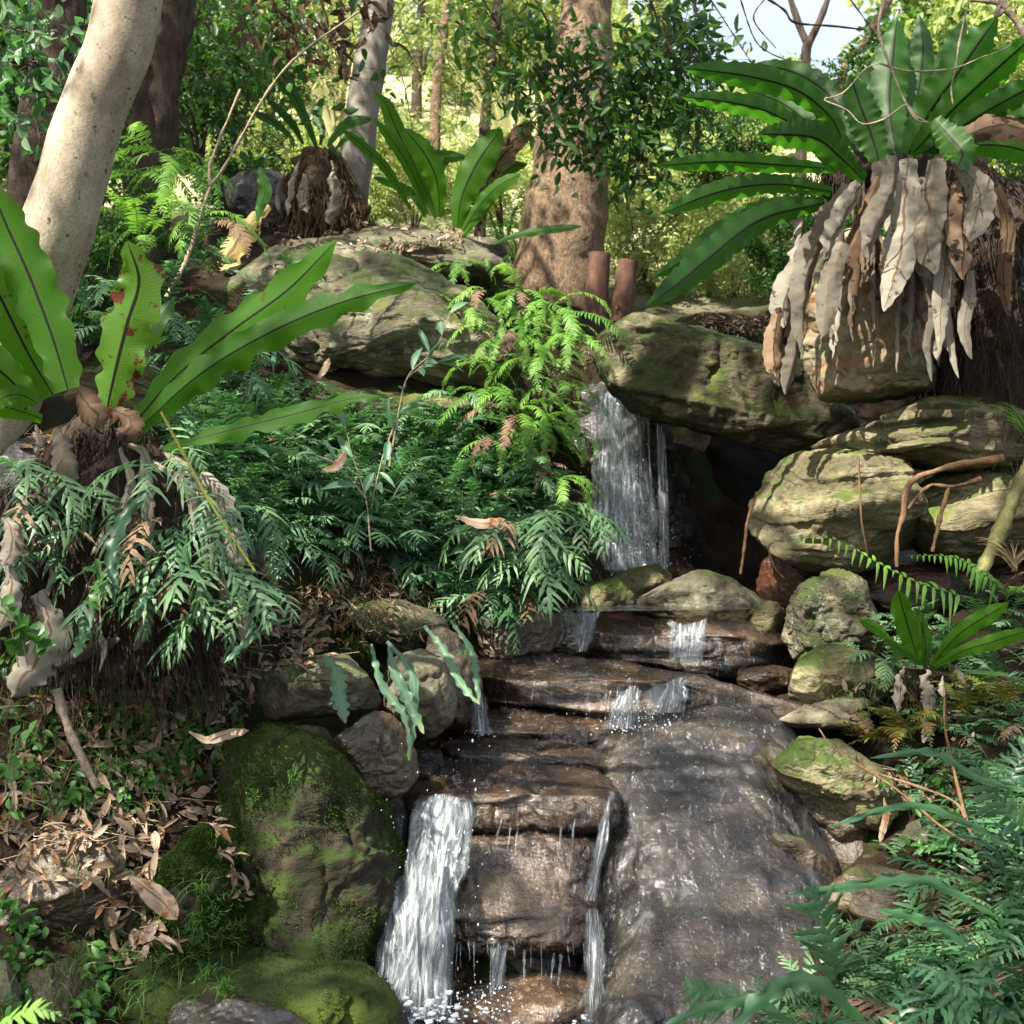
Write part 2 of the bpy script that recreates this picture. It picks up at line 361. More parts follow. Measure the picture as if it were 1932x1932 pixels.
def rock_geo(out, Y, hd, lean=0., sub=6, sq=.62, amp=.05, freq=3., strata=0., sfreq=9., crack=.0, seed=1, flat=0., leanx=0., ssl=0., grow=1.08, facets=13, fk=.9, planes=(), fine=.011):
    out = smooth_poly(out); c = (out.max(0) + out.min(0)) / 2; out = c + (out - c) * grow; r = radial(out, c); D, Fc = ICO[sub]
    th = np.arctan2(-D[:, 2], D[:, 0]) % (2 * np.pi); rho = np.hypot(D[:, 0], D[:, 2]); ri = np.interp(th / (2 * np.pi) * 360, np.arange(361), np.r_[r, r[0]])
    k = ri * rho ** sq; px = c[0] + k * np.cos(th); py = c[1] + k * np.sin(th)
    dy = np.sign(D[:, 1]) * abs(D[:, 1]) ** (1 + flat)
    Yv = Y + hd * dy + lean * (c[1] - py) / 100. + leanx * (px - c[0]) / 100.
    V = at(px, py, Yv); cen = V.mean(0); size = (out.max(0) - out.min(0)).max() * m_px(Y)
    if facets:
        gq = np.random.default_rng(seed + 500); he = (V.max(0) - V.min(0)) / 2; q = (V - cen) / he
        N_ = nrm(gq.standard_normal((facets, 3)) + np.array([0, -.5, .2])); N_ = np.vstack([N_, nrm(np.array([[0, -1, .35], [.25, -.9, -.2]]) + .25 * gq.standard_normal((2, 3)))])
        q0 = q.copy()
        N_ = [(n_, .64 + .22 * gq.random()) for n_ in N_] + [(nrm(np.array(a, float)), b) for a, b in planes]
        for n_, dk in N_:
            sup = (q0 @ n_).max(); dd = sup * dk; s_ = q @ n_ - dd; e_ = .014; s_ = e_ * np.logaddexp(0, s_ / e_); q = q - n_[None] * (s_ * fk)[:, None]
        V = cen + q * he
    dirs = nrm(V - cen) * .35 + D * .65; X = V * np.array([1, 1, 1]) * freq / max(size, .3) * .8
    disp = amp * size * fbm(X, 5, seed, .52)
    if crack:
        rd = 1 - abs(fbm(X * 1.3 + 5, 3, seed + 9)) * 2.2; disp = disp - crack * size * np.clip(rd, 0, 1) ** 6
    if strata:
        z = V[:, 2] + ssl * V[:, 0] + .06 * fbm(V * 1.5, 3, seed + 3); q = fbm(np.stack([V[:, 0] * .8, V[:, 1] * .8, z * sfreq], -1), 3, seed + 4); disp = disp + strata * size * np.tanh(q * 7) * (.5 + .5 * (1 - abs(dirs[:, 2])))
    damp = np.minimum(1, .5 + .6 * abs(D[:, 1]))
    if fine: r1 = fbm(V * 11, 4, seed + 21, .6); disp = disp + fine * (r1 - 1.2 * np.clip(1 - abs(fbm(V * 6 + 3, 3, seed + 31)) * 3, 0, 1) ** 3)
    V = V + dirs * (disp * damp)[:, None]
    return V, Fc
ROCKS = []
def rock(label, mat, out, Y, hd, name='rock', cat='rock', group=None, film=None, **k):
    k.setdefault('seed', len(ROCKS) * 7 + 3); V, Fc = rock_geo(np.array(out, float), Y, hd, **k)
    org = np.array([(V[:, 0].min() + V[:, 0].max()) / 2, (V[:, 1].min() + V[:, 1].max()) / 2, V[:, 2].min()])
    o = tag(obj(name, mesh_np(name, V - org, [Fc]), mat, loc=org), label, cat, group)
    SOLID_V.append(V); SOLID_F.append([tuple(int(x) + _off[0] for x in f) for f in Fc]); _off[0] += len(V)
    ROCKS.append((o, V, Fc)); return o

sand = [(.10, .075, .05), (.24, .20, .13), (.42, .38, .28)]
M_lich = rock_mat('lichen_sandstone', [(.035, .032, .02), (.11, .10, .065), (.30, .28, .20)], .35, 6, moss=.62, mosscol=(.045, .062, .016), lich=.5, bumpk=1.6)
M_over = rock_mat('shaded_mossy_rock', [(.022, .02, .011), (.07, .063, .033), (.24, .225, .14)], .35, 5, moss=.72, mosscol=(.038, .058, .012), lich=.2, bumpk=1.5)  # mossy sandstone darkened: the overhang's shade is put into the colours
M_pale = rock_mat('pale_sandstone', [(.05, .042, .022), (.135, .118, .065), (.27, .24, .145)], .55, 8, moss=.42, mosscol=(.07, .10, .02), lich=.3, bumpk=1.5)
M_band = rock_mat('banded_sandstone', [(.12, .13, .09), (.24, .21, .13), (.32, .15, .07)], .85, 5, lich=.15, lcol=(.25, .28, .22), bumpk=.6)
M_mossy = rock_mat('mossy_sandstone', [(.04, .034, .02), (.13, .115, .06), (.30, .28, .17)], .4, 6, moss=.6, mosscol=(.055, .085, .016), lich=.25, bumpk=1.5)
M_dark = rock_mat('damp_shade_rock', [(.006, .004, .003), (.015, .010, .007), (.035, .024, .015)], .5, 7, moss=.0, lich=.04, rough=.8, wet=.3)  # damp rock; near-black colour also carries the shade of gaps and recesses
M_brown = rock_mat('wet_brown_rock', [(.018, .010, .005), (.062, .035, .017), (.15, .09, .042)], .5, 7, lich=.1, lcol=(.32, .2, .09), wet=.7)
M_slope = rock_mat('wet_grey_rock', [(.014, .012, .010), (.036, .030, .025), (.085, .070, .055)], .1, 1.2, lich=.12, lcol=(.2, .16, .11), wet=1., bumpk=.9)
M_red = rock_mat('red_brown_rock', [(.018, .008, .005), (.06, .022, .012), (.12, .05, .028)], .5, 6, lich=.05, rough=.6, wet=.3)  # red brown rock, cave recess shade darkened into its colour
M_grey = rock_mat('grey_olive_rock', [(.045, .04, .026), (.115, .105, .07), (.22, .20, .14)], .45, 7, moss=.2, lich=.3)
M_brn2 = rock_mat('brown_boulder', [(.025, .018, .011), (.07, .052, .03), (.14, .105, .065)], .3, 5, moss=.2, lich=.15, rough=.6, wet=.25, bumpk=1.3)
M_moss = rock_mat('moss_covered_rock', [(.010, .009, .006), (.028, .024, .014), (.06, .05, .035)], .3, 5, moss=.9, mosscol=(.026, .046, .007), lich=.0, rough=.95)

rock('broad lichen covered sandstone boulder in the sun on the left above the fern carpet', M_lich, [(350,560),(400,520),(470,495),(600,472),(720,492),(850,535),(930,600),(965,680),(935,755),(850,760),(700,745),(560,730),(450,700),(370,640)], 6.8, .75, sub=7, amp=.05, crack=.03, strata=.018, sfreq=7, name='boulder', cat='boulder')
rock('dark undercut ledge stone beneath the big lichen boulder', M_lich, [(440,690),(560,720),(760,735),(950,745),(975,790),(950,850),(820,850),(640,800),(480,760)], 6.7, .45, strata=.03, name='boulder', cat='boulder')
rock('flat dull stone under the leaf litter behind the lichen boulder', M_grey, [(500,480),(600,440),(740,430),(900,440),(980,500),(960,545),(820,520),(640,500),(540,510)], 7.4, .5, strata=.02)
rock('shaded dark boulder between the two trunks behind the lichen boulder', M_dark, [(420,360),(470,320),(540,325),(580,370),(560,430),(450,440)], 8.0, .35)
rock('long overhanging slab capped with moss that roofs the dark cave beside the upper fall', M_over, [(1132,705),(1150,625),(1200,592),(1330,603),(1450,650),(1545,720),(1592,800),(1560,850),(1430,842),(1330,800),(1220,772),(1150,745)], 6.7, .65, sub=7, strata=.02, sfreq=6, amp=.045, crack=.02, grow=1.14, facets=8, name='overhang_rock', cat='rock')
rock('hanging sandstone block with orange and green bands below the dead fern fronds', M_band, [(1500,560),(1600,430),(1730,400),(1775,560),(1738,640),(1765,700),(1738,752),(1670,792),(1592,812),(1562,765),(1532,690),(1508,620)], 5.95, .42, sub=7, amp=.03, strata=.014, sfreq=8, sq=.5, name='hanging_rock', cat='rock')
rock('thin wedge of sandstone tapering left between the hanging block and the layered boulder', M_pale, [(1500,852),(1600,815),(1700,780),(1830,735),(1960,725),(2050,800),(1960,862),(1800,876),(1750,872),(1600,862)], 6.0, .5, strata=.03, sfreq=14, amp=.02)
rock('layered pale sandstone boulder with shadow streaks at the right of the cave mouth', M_pale, [(1416,1015),(1438,925),(1490,862),(1600,856),(1745,866),(1790,930),(1760,1020),(1700,1062),(1560,1068),(1440,1062)], 5.85, .5, sub=7, strata=.014, sfreq=16, amp=.03, sq=.5, name='boulder', cat='boulder')
rock('layered sandstone block behind the slanting roots at the right edge', M_pale, [(1700,1045),(1712,965),(1765,895),(1850,872),(2030,876),(2060,1000),(1960,1066),(1800,1068)], 5.95, .5, sub=7, strata=.016, sfreq=14, amp=.03, sq=.5, name='boulder', cat='boulder')
rock('damp red brown boulder at the foot of the cave wall', M_red, [(1428,1060),(1480,1040),(1580,1050),(1640,1100),(1600,1180),(1500,1185),(1436,1130)], 6.3, .35, strata=.015)
rock('stone darkened for the shade under the layered sandstone block', M_red, [(1560,1050),(1700,1040),(1900,1050),(2100,1060),(2100,1180),(1800,1200),(1600,1180)], 6.3, .4, strata=.02)
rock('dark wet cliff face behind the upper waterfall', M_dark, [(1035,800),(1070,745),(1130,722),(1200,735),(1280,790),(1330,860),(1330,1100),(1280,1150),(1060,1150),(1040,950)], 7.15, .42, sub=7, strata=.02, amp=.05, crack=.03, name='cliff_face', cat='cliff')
M_cave = rock_mat('cave_shade_rock', [(.004, .003, .002), (.010, .007, .005), (.02, .014, .01)], .5, 5, lich=0, rough=.95)  # near-black colour paints the darkness of the cave onto the rock
rock('back wall of the cave, blackened with painted shade, beside the upper waterfall', M_cave, [(1240,740),(1700,700),(1800,1130),(1500,1180),(1230,1160)], 7.9, .4, name='cave_wall', cat='cliff')
rock('pale rounded boulder lying in the pool below the cave', M_grey, [(1192,1135),(1240,1092),(1310,1074),(1400,1108),(1455,1150),(1462,1195),(1300,1190),(1210,1170)], 5.95, .26, amp=.03, name='boulder', cat='boulder')
rock('wet orange stone splashed by the foot of the upper fall', M_pale, [(1145,1105),(1190,1070),(1245,1063),(1275,1095),(1250,1145),(1150,1140)], 6.3, .2, name='stone', cat='stone')
rock('green tinged round stone against the ferns at the head of the steps', M_mossy, [(1078,1125),(1120,1090),(1180,1094),(1207,1130),(1192,1168),(1100,1165)], 5.95, .18, name='stone', cat='stone')
rock('small mossy stone wedged beside the rounded pool boulder', M_mossy, [(1408,1172),(1430,1132),(1465,1128),(1484,1170),(1472,1205),(1420,1205)], 5.65, .12, sub=5, name='stone', cat='stone')
rock('knobbly ridged boulder standing at the right end of the stone steps', M_lich, [(1472,1150),(1508,1102),(1560,1076),(1622,1090),(1672,1140),(1692,1205),(1655,1240),(1560,1238),(1500,1245),(1475,1205)], 5.4, .28, amp=.07, freq=5, crack=.04, strata=.02, sub=7, name='boulder', cat='boulder')
rock('moss streaked stone carrying the ridged boulder', M_mossy, [(1488,1310),(1512,1240),(1565,1205),(1640,1210),(1690,1260),(1670,1330),(1590,1345),(1510,1330)], 5.2, .25)
rock('flat brownish stone lying across the right bank', M_grey, [(1458,1352),(1490,1334),(1600,1328),(1645,1350),(1600,1376),(1480,1378)], 4.95, .18, strata=.03, name='stone', cat='stone')
rock('thin flat stone stacked on the flat brownish one', M_grey, [(1535,1335),(1570,1318),(1625,1318),(1655,1332),(1620,1345),(1545,1345)], 5.0, .14, sub=5, name='stone', cat='stone')
rock('sunlit slab with bright green moss leaning over the wet slope on the right', M_mossy, [(1455,1392),(1520,1376),(1600,1410),(1680,1465),(1702,1530),(1655,1562),(1560,1525),(1500,1490),(1450,1435)], 4.5, .22, strata=.02, amp=.035, sub=7, sq=.5, crack=.015, name='mossy_slab', cat='rock')
rock('dark under slab projecting left below the mossy slab', M_brn2, [(1392,1422),(1450,1395),(1530,1450),(1640,1545),(1690,1590),(1600,1598),(1480,1545),(1410,1480)], 4.6, .2, strata=.02)
rock('brown damp stone in the hollow below the mossy slab', M_brn2, [(1420,1490),(1550,1540),(1700,1590),(1730,1690),(1600,1690),(1470,1590)], 4.65, .25, strata=.015)
rock('long grey stone sloping down right of the mossy slab', M_grey, [(1686,1560),(1740,1528),(1840,1556),(1905,1620),(1840,1655),(1740,1605)], 4.35, .2)
rock('rounded olive brown boulder among the ferns at the lower right', M_brn2, [(1565,1680),(1620,1640),(1700,1618),(1800,1650),(1855,1740),(1790,1850),(1660,1840),(1580,1770)], 4.2, .3, amp=.03, name='boulder', cat='boulder')
rock('brown wet stone strip between the slope and the olive boulder', M_brn2, [(1440,1570),(1540,1600),(1610,1700),(1640,1830),(1560,1830),(1500,1720)], 4.3, .2)
rock('great smooth wet slope of rock the stream slides down on the right', M_slope, [(1118,1450),(1150,1400),(1210,1362),(1330,1340),(1440,1352),(1505,1410),(1520,1500),(1570,1640),(1600,1800),(1600,2060),(1350,2100),(1130,2060),(1130,1850),(1150,1600)], 4.35, .38, lean=.19, sub=7, amp=.008, freq=4, sq=.38, facets=0, planes=[((0, -.72, .7), .34), ((.3, -.8, .5), .66)], crack=.008, fine=.013, name='rock_slope', cat='rock')
rock('broad rounded top step with water spilling over its front edge', M_brown, [(745,1515),(782,1445),(880,1424),(1020,1432),(1125,1462),(1160,1510),(1152,1560),(1100,1592),(960,1580),(860,1570),(765,1570)], 4.42, .3, lean=.16, amp=.025, sub=7, sq=.42, planes=[((0, -.3, .95), .42), ((0, -1, .05), .5)], strata=.012, name='step_rock', cat='rock')
rock('wet brown block the thin trickles run over in the lower fall', M_brown, [(830,1550),(1120,1550),(1132,1700),(1128,1815),(1040,1800),(840,1812),(820,1700)], 4.38, .28, lean=.1, sub=7, amp=.03, strata=.02, sq=.3, grow=1.06, facets=0, crack=.02, name='step_rock', cat='rock')
rock('stone darkened for the shaded recess at the base of the lower fall', M_dark, [(820,1760),(1130,1760),(1140,1930),(820,1930)], 4.4, .26, sq=.3, grow=1.05, facets=0, name='step_rock', cat='rock')
rock('dark stone behind the white curtain of the lower fall', M_dark, [(690,1620),(735,1500),(860,1530),(890,1700),(870,1910),(690,1910)], 4.42, .22, amp=.06, name='step_rock', cat='rock')
rock('low orange brown ledge shining at the foot of the lower fall', M_brown, [(860,1890),(930,1858),(1050,1850),(1200,1868),(1240,1905),(1160,1960),(880,1960)], 3.98, .22, lean=.14, grow=1.15, facets=4, amp=.04, name='step_rock', cat='rock')
rock('lumpy wet ledge just above the broad top step', M_brown, [(830,1420),(880,1392),(1000,1385),(1120,1402),(1190,1440),(1150,1480),(1000,1462),(860,1450)], 4.7, .18, lean=.1, amp=.035, planes=[((0, -.3, .95), .4)], name='step_rock', cat='rock')
rock('water smoothed ledge below the long brown slab', M_brown, [(830,1370),(920,1342),(1020,1335),(1140,1350),(1220,1390),(1130,1425),(980,1405),(860,1400)], 4.95, .18, lean=.1, amp=.035, planes=[((0, -.3, .95), .4)], name='step_rock', cat='rock')
rock('long brown slab laid across the stream in the middle of the cascade', M_brown, [(903,1305),(912,1245),(955,1226),(1100,1236),(1250,1258),(1400,1290),(1510,1325),(1500,1365),(1400,1370),(1300,1345),(1180,1345),(1050,1325),(940,1325)], 5.1, .24, lean=.12, amp=.022, strata=.022, sfreq=10, sub=7, sq=.4, planes=[((0, -.3, .95), .45), ((0, -1, -.1), .5)], name='step_rock', cat='rock')
rock('stone darkened for the shade in the gap under the long brown slab', M_dark, [(910,1320),(1050,1320),(1200,1335),(1400,1360),(1400,1400),(1100,1380),(920,1360)], 5.25, .15, name='step_rock', cat='rock')
rock('upper brown ledge with a lit front under the pool boulders', M_brown, [(1050,1160),(1150,1148),(1300,1165),(1460,1185),(1492,1210),(1472,1250),(1485,1285),(1300,1275),(1120,1255),(1060,1220)], 5.6, .25, lean=.12, strata=.022, amp=.025, sub=7, sq=.4, planes=[((0, -.3, .95), .45), ((0, -1, 0), .5)], name='step_rock', cat='rock')
rock('orange tinted lump at the right end of the upper ledge', M_brown, [(1390,1275),(1440,1248),(1495,1262),(1510,1300),(1450,1315),(1400,1300)], 5.35, .15, name='stone', cat='stone')
rock('grey lump at the left end of the upper ledge', M_slope, [(990,1190),(1030,1160),(1080,1150),(1110,1200),(1090,1245),(1010,1245)], 5.55, .15, name='stone', cat='stone')
rock('flat topped grey stone resting on the left bank above the moss', M_grey, [(482,1310),(505,1270),(560,1248),(640,1240),(700,1262),(722,1305),(700,1345),(620,1365),(510,1360)], 4.25, .2, amp=.035, strata=.012, sub=7, sq=.5, name='stone', cat='stone')
rock('thin stone slab wedged below the flat topped grey stone', M_grey, [(425,1405),(480,1378),(600,1368),(625,1400),(580,1425),(460,1432)], 4.15, .15, name='stone', cat='stone')
rock('rounded brown boulder jammed beside the stream left of the top step', M_brn2, [(612,1395),(650,1352),(720,1345),(780,1390),(795,1440),(772,1485),(712,1510),(650,1492),(618,1445)], 4.1, .2, amp=.03, sub=7, name='boulder', cat='boulder')
rock('olive stone behind the hanging wavy fern straps', M_grey, [(725,1260),(780,1225),(840,1250),(870,1320),(850,1380),(790,1395),(740,1360),(715,1300)], 4.4, .2, name='stone', cat='stone')
rock('tall shaded stone at the left end of the long brown slab', M_brn2, [(790,1195),(850,1185),(895,1250),(905,1340),(880,1385),(830,1370),(800,1280)], 4.75, .2, strata=.02, name='stone', cat='stone')
rock('half buried olive slab in the dry litter of the left bank', M_grey, [(660,1150),(740,1125),(830,1160),(850,1210),(760,1230),(690,1200)], 4.9, .2, name='stone', cat='stone')
rock('large moss carpeted boulder at the left of the lower fall', M_moss, [(395,1490),(430,1435),(520,1408),(620,1420),(690,1490),(718,1580),(725,1700),(715,1850),(690,2000),(540,2040),(440,1860),(405,1660)], 4.05, .38, sub=7, amp=.06, freq=4, sq=.6, crack=.02, name='mossy_boulder', cat='boulder')
rock('small bright moss hummock below the leaf heap', M_moss, [(278,1650),(305,1575),(360,1550),(410,1575),(445,1700),(450,1850),(300,1880),(270,1760)], 3.72, .22, amp=.04, sub=7, name='mossy_boulder', cat='boulder')
rock('low mossy bank rock along the bottom left of the stream', M_moss, [(-80,1840),(40,1780),(200,1740),(400,1720),(560,1760),(690,1850),(740,1940),(640,2040),(100,2040),(-100,2020)], 3.68, .3, lean=.10, sub=7, amp=.07, freq=5, name='mossy_boulder', cat='boulder')
rock('steep dark rock with thin moss under the sprigs left of the big mossy boulder', M_moss, [(200,1720),(300,1640),(460,1660),(560,1760),(600,1900),(400,1960),(220,1880)], 3.95, .25, sub=7, amp=.06, freq=5, name='mossy_boulder', cat='boulder')
rock('bare wet grey rock at the waterline below the moss', M_slope, [(250,1960),(340,1890),(450,1880),(580,1920),(640,1990),(400,2040)], 3.42, .18, name='rock', cat='rock')
rock('dark rock with sun flecks half under leaves at the left edge', M_brn2, [(-80,1760),(-60,1640),(40,1600),(140,1566),(200,1600),(240,1690),(180,1790),(40,1830),(-60,1830)], 3.66, .25, amp=.05, sub=7, strata=.015)
rock('grey stone at the bottom left corner', M_grey, [(-50,1980),(-40,1850),(10,1808),(40,1850),(45,1930),(10,1990)], 3.3, .2, name='stone', cat='stone')
rock('steep earthy rock under the root mass of the left fern', M_dark, [(-60,900),(80,820),(260,840),(420,900),(470,1050),(440,1200),(300,1290),(60,1300),(-80,1200)], 4.35, .3, amp=.06, name='rock', cat='rock')
rock('blocky brown stone filling the bank between the mossy slab and the olive boulder', M_brn2, [(1620,1590),(1720,1580),(1850,1640),(1860,1720),(1740,1700),(1640,1660)], 4.5, .25, strata=.02)
rock('low dark stone at the foot of the olive boulder beside the wet slope', M_brn2, [(1520,1780),(1620,1790),(1700,1850),(1680,1960),(1540,1960),(1500,1860)], 4.0, .25)
rock('dark stone between the left curtain of water and the mossy boulder', M_dark, [(660,1500),(740,1480),(770,1560),(740,1700),(700,1880),(650,1880),(670,1700)], 4.3, .25, name='stone', cat='stone')
rock('shaded stone under the jammed brown boulder beside the top step', M_dark, [(720,1440),(830,1400),(850,1470),(790,1530),(720,1520)], 4.55, .2, name='stone', cat='stone')
rock('brown stone embedded in the bank under the drooping ferns left of the long slab', M_brn2, [(880,1150),(990,1130),(1060,1180),(1020,1250),(920,1250),(880,1210)], 5.4, .25, name='stone', cat='stone')
rock('dark wet stone between the upper ledge and the ferns on the left', M_dark, [(1030,1020),(1100,1040),(1130,1120),(1080,1170),(1000,1140)], 6.4, .3, name='stone', cat='stone')
rock('dark earthy rock filling the bottom left corner under the pale fern', M_brn2, [(-100,1800),(80,1790),(220,1850),(260,2020),(-120,2060)], 3.5, .3, sub=7, amp=.06)
rock('dark rock at the waterline right of the small stone step', M_slope, [(1130,1900),(1240,1880),(1330,1930),(1330,2040),(1130,2040)], 3.62, .2, lean=.1)
rock('water worn brown stone at the left foot of the lower fall', M_brown, [(600,1880),(690,1860),(760,1900),(760,1990),(600,1990)], 3.75, .2, lean=.1, name='stone', cat='stone')
# ---------- where a line of sight meets the solid ground or rock
BV = BVHTree.FromPolygons([Vector(v) for v in np.concatenate(SOLID_V)], [f for L in SOLID_F for f in L])
CAMP = Vector((0, 0, CZ))
def hit(px, py):
    d = Vector(at(px, py, 1.) - np.array([0, 0, CZ])).normalized(); h = BV.ray_cast(CAMP, d)
    return (np.array(h[0]), np.array(h[1])) if h[0] is not None else (None, None)
def inpoly(p, P):
    x, y = p; c = False; P = np.asarray(P)
    for (x1, y1), (x2, y2) in zip(P, np.roll(P, -1, 0)):
        if (y1 > y) != (y2 > y) and x < (x2 - x1) * (y - y1) / (y2 - y1) + x1: c = not c
    return c
def scatter_px(P, n, ymax=99, maxtry=40):
    P = np.asarray(P, float); lo, hi = P.min(0), P.max(0); out = []
    for _ in range(n * maxtry):
        if len(out) >= n: break
        q = lo + (hi - lo) * rng.random(2)
        if inpoly(q, P):
            h, nn = hit(*q)
            if h is not None and h[1] < ymax:
                if nn @ (h - np.array([0, 0, CZ])) > 0: nn = -nn
                out.append((h, nn))
    return out

# ---------- leaf materials
M_nest = leaf_mat('nest_fern_leaf', (.022, .075, .006), (.04, .115, .008), (.13, .38, .008), .5, .55, rib=(.012, .010, .006), ribw=.04, veins=.05, spots=(.08, .07, .012), spotth=.64, sscale=22, spec=.22)
M_nestd = leaf_mat('nest_fern_leaf_dark', (.012, .045, .006), (.028, .085, .009), (.08, .30, .012), .5, .45, rib=(.012, .010, .006), ribw=.05, veins=.06, spots=(.09, .05, .02), spotth=.72)
M_torn = leaf_mat('torn_nest_fern_leaf', (.04, .11, .012), (.07, .16, .018), (.22, .48, .02), .45, .48, rib=(.012, .010, .006), ribw=.05, veins=.35, spots=(.10, .025, .012), spotth=.55)
M_dead = leaf_mat('dead_frond', (.11, .098, .076), (.27, .245, .195), (.22, .19, .13), .8, .2, rib=(.14, .09, .06), ribw=.05, veins=.12, spots=(.10, .07, .045), spotth=.60, sscale=34, spec=.1)
M_deadb = leaf_mat('brown_dead_frond', (.10, .06, .035), (.22, .145, .09), (.22, .13, .06), .75, .2, rib=(.05, .03, .02), ribw=.06, veins=.3, spots=(.03, .02, .012), spotth=.56, spec=.2)
M_blue = leaf_mat('kangaroo_fern_leaf', (.028, .085, .038), (.06, .15, .06), (.08, .27, .06), .4, .25, tips=(.06, .16, .08), spec=.5)
M_blue2 = leaf_mat('shade_fern_leaf', (.042, .11, .05), (.14, .25, .115), (.13, .36, .08), .45, .3)
M_lime = leaf_mat('fishbone_fern_leaf', (.06, .17, .02), (.15, .30, .045), (.24, .5, .05), .5, .38)
M_olive = leaf_mat('bronze_fern_leaf', (.08, .08, .015), (.12, .14, .02), (.2, .22, .03), .5, .3, spots=(.14, .06, .02), spotth=.55)
M_leaf = leaf_mat('broad_leaf', (.03, .10, .02), (.07, .19, .035), (.16, .40, .04), .4, .38, rib=(.08, .2, .05), ribw=.04)
M_blueleaf = leaf_mat('grey_green_leaf', (.05, .13, .07), (.10, .2, .11), (.10, .25, .10), .45, .25, rib=(.15, .25, .13), ribw=.06, tips=(.12, .16, .06))
M_bgl = leaf_mat('sunny_leaf', (.14, .21, .05), (.42, .48, .17), (.5, .6, .14), .4, .42)  # far leaves painted paler and yellower for strong sun and haze
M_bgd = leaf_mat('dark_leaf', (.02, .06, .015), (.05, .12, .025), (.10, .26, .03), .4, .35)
M_can = leaf_mat('canopy_leaf', (.03, .08, .02), (.06, .13, .03), (.10, .2, .03), .5, .3)
M_lit = leaf_mat('litter_leaf', (.12, .075, .04), (.36, .27, .19), (.1, .06, .03), .75, .08, rib=(.14, .09, .06), ribw=.05, spots=(.22, .09, .035), spotth=.56, spec=.2)
M_grass = leaf_mat('grass_blade', (.05, .13, .02), (.10, .22, .04), (.15, .35, .04), .5, .3)
M_straw = leaf_mat('dry_blade', (.14, .10, .05), (.30, .23, .13), (.2, .14, .06), .8, .2)
M_pgrass = leaf_mat('pale_grass', (.35, .34, .14), (.55, .52, .26), (.5, .5, .2), .6, .3)
M_mossb = leaf_mat('moss_blade', (.016, .038, .005), (.045, .085, .010), (.06, .14, .012), .8, .3, spec=.1)
M_yel = leaf_mat('yellow_dead_leaf', (.30, .24, .06), (.45, .36, .12), (.4, .3, .06), .6, .25, rib=(.15, .08, .03), ribw=.08, veins=.3, spots=(.02, .015, .01), spotth=.6)
def bark(name, a, b, sc=(6, 6, 2.), rough=.85, spot=None, bk=.6):
    t = NT(name); P = t.pos(); n = t.noise(t.scale(P, sc), 2.2, 6, .65); n2 = t.noise(P, 90, 4, .75); col = t.ramp(n, [(.33, a), (.62, b)])
    col = t.mix(t.step(n2, .42, .62, 0, .35), col, tuple(x * .45 for x in a))
    if spot: col = t.mix(t.step(t.noise(P, 38, 3), .63, .7), col, spot); col = t.mix(t.step(t.noise(P, 3.3, 3), .52, .64, 0, .6), col, tuple(x * .7 for x in a))
    return t.done(t.bsdf(col, rough, t.bump(t.math('ADD', n, t.math('MULTIPLY', n2, .5)), bk, .012), .2))
B_pale = bark('pale_bark', (.25, .20, .14), (.42, .36, .27), (5, 5, 2), spot=(.09, .07, .05), bk=.35)
B_grey = bark('grey_bark', (.13, .115, .095), (.26, .235, .2))
B_brown = bark('brown_bark', (.10, .065, .04), (.30, .21, .135), (26, 26, 12), bk=1.6)
B_fib2 = bark('brown_root_fibre', (.07, .045, .025), (.17, .11, .065), (30, 30, 6), bk=1.)
B_dark = bark('dark_bark', (.035, .025, .018), (.09, .065, .045), (16, 16, 3), bk=1.)
B_twig = bark('twig_bark', (.20, .15, .10), (.36, .29, .21), (20, 20, 20))
B_root = bark('root_bark', (.11, .06, .032), (.22, .13, .07), (20, 20, 6))
B_ystem = bark('yellow_stem', (.20, .22, .03), (.30, .30, .05), (20, 20, 8), .5)
B_fib = bark('root_fibre', (.022, .015, .010), (.075, .052, .035), (30, 30, 6), bk=1.)

def pxpath(pts, Y0, Y1):
    pts = np.asarray(pts, float); L = np.r_[0, np.cumsum(np.linalg.norm(np.diff(pts, axis=0), axis=1))]; return at(pts[:, 0], pts[:, 1], Y0 + (Y1 - Y0) * L / L[-1])
def child_mesh(name, parent, org, V, Q, D, mat, Tr=()):
    return obj(name, mesh_np(name, V - np.asarray(org), [Q, Tr] if len(Tr) else [Q], D), mat, parent)
_fs = [100]
def frond(par, org, pts, wpx, Y0, Y1, mat, name='frond', N=(0, -1, .25), label=None, **k):
    _fs[0] += 1; k.setdefault('seed', _fs[0]); P = pxpath(pts, Y0, Y1)
    V, Q, D = strap(P, wpx / 2 * m_px((Y0 + Y1) / 2), N, **k); o = child_mesh(name, par, org, V, Q, D, mat)
    if label: o['label'] = label
    return o
c1 = lambda L: [(x * .3513, y * .3513) for x, y in L]
c2 = lambda L: [(x * .3513 + 626.4, y * .3513) for x, y in L]
c3 = lambda L: [(x * .3513 + 1253.4, y * .3513) for x, y in L]
c4 = lambda L: [(x * .3513, y * .3513 + 626.4) for x, y in L]
c6 = lambda L: [(x * .3513 + 1253.4, y * .3513 + 626.4) for x, y in L]
c9 = lambda L: [(x * .3513 + 1253.4, y * .3513 + 1253.4) for x, y in L]
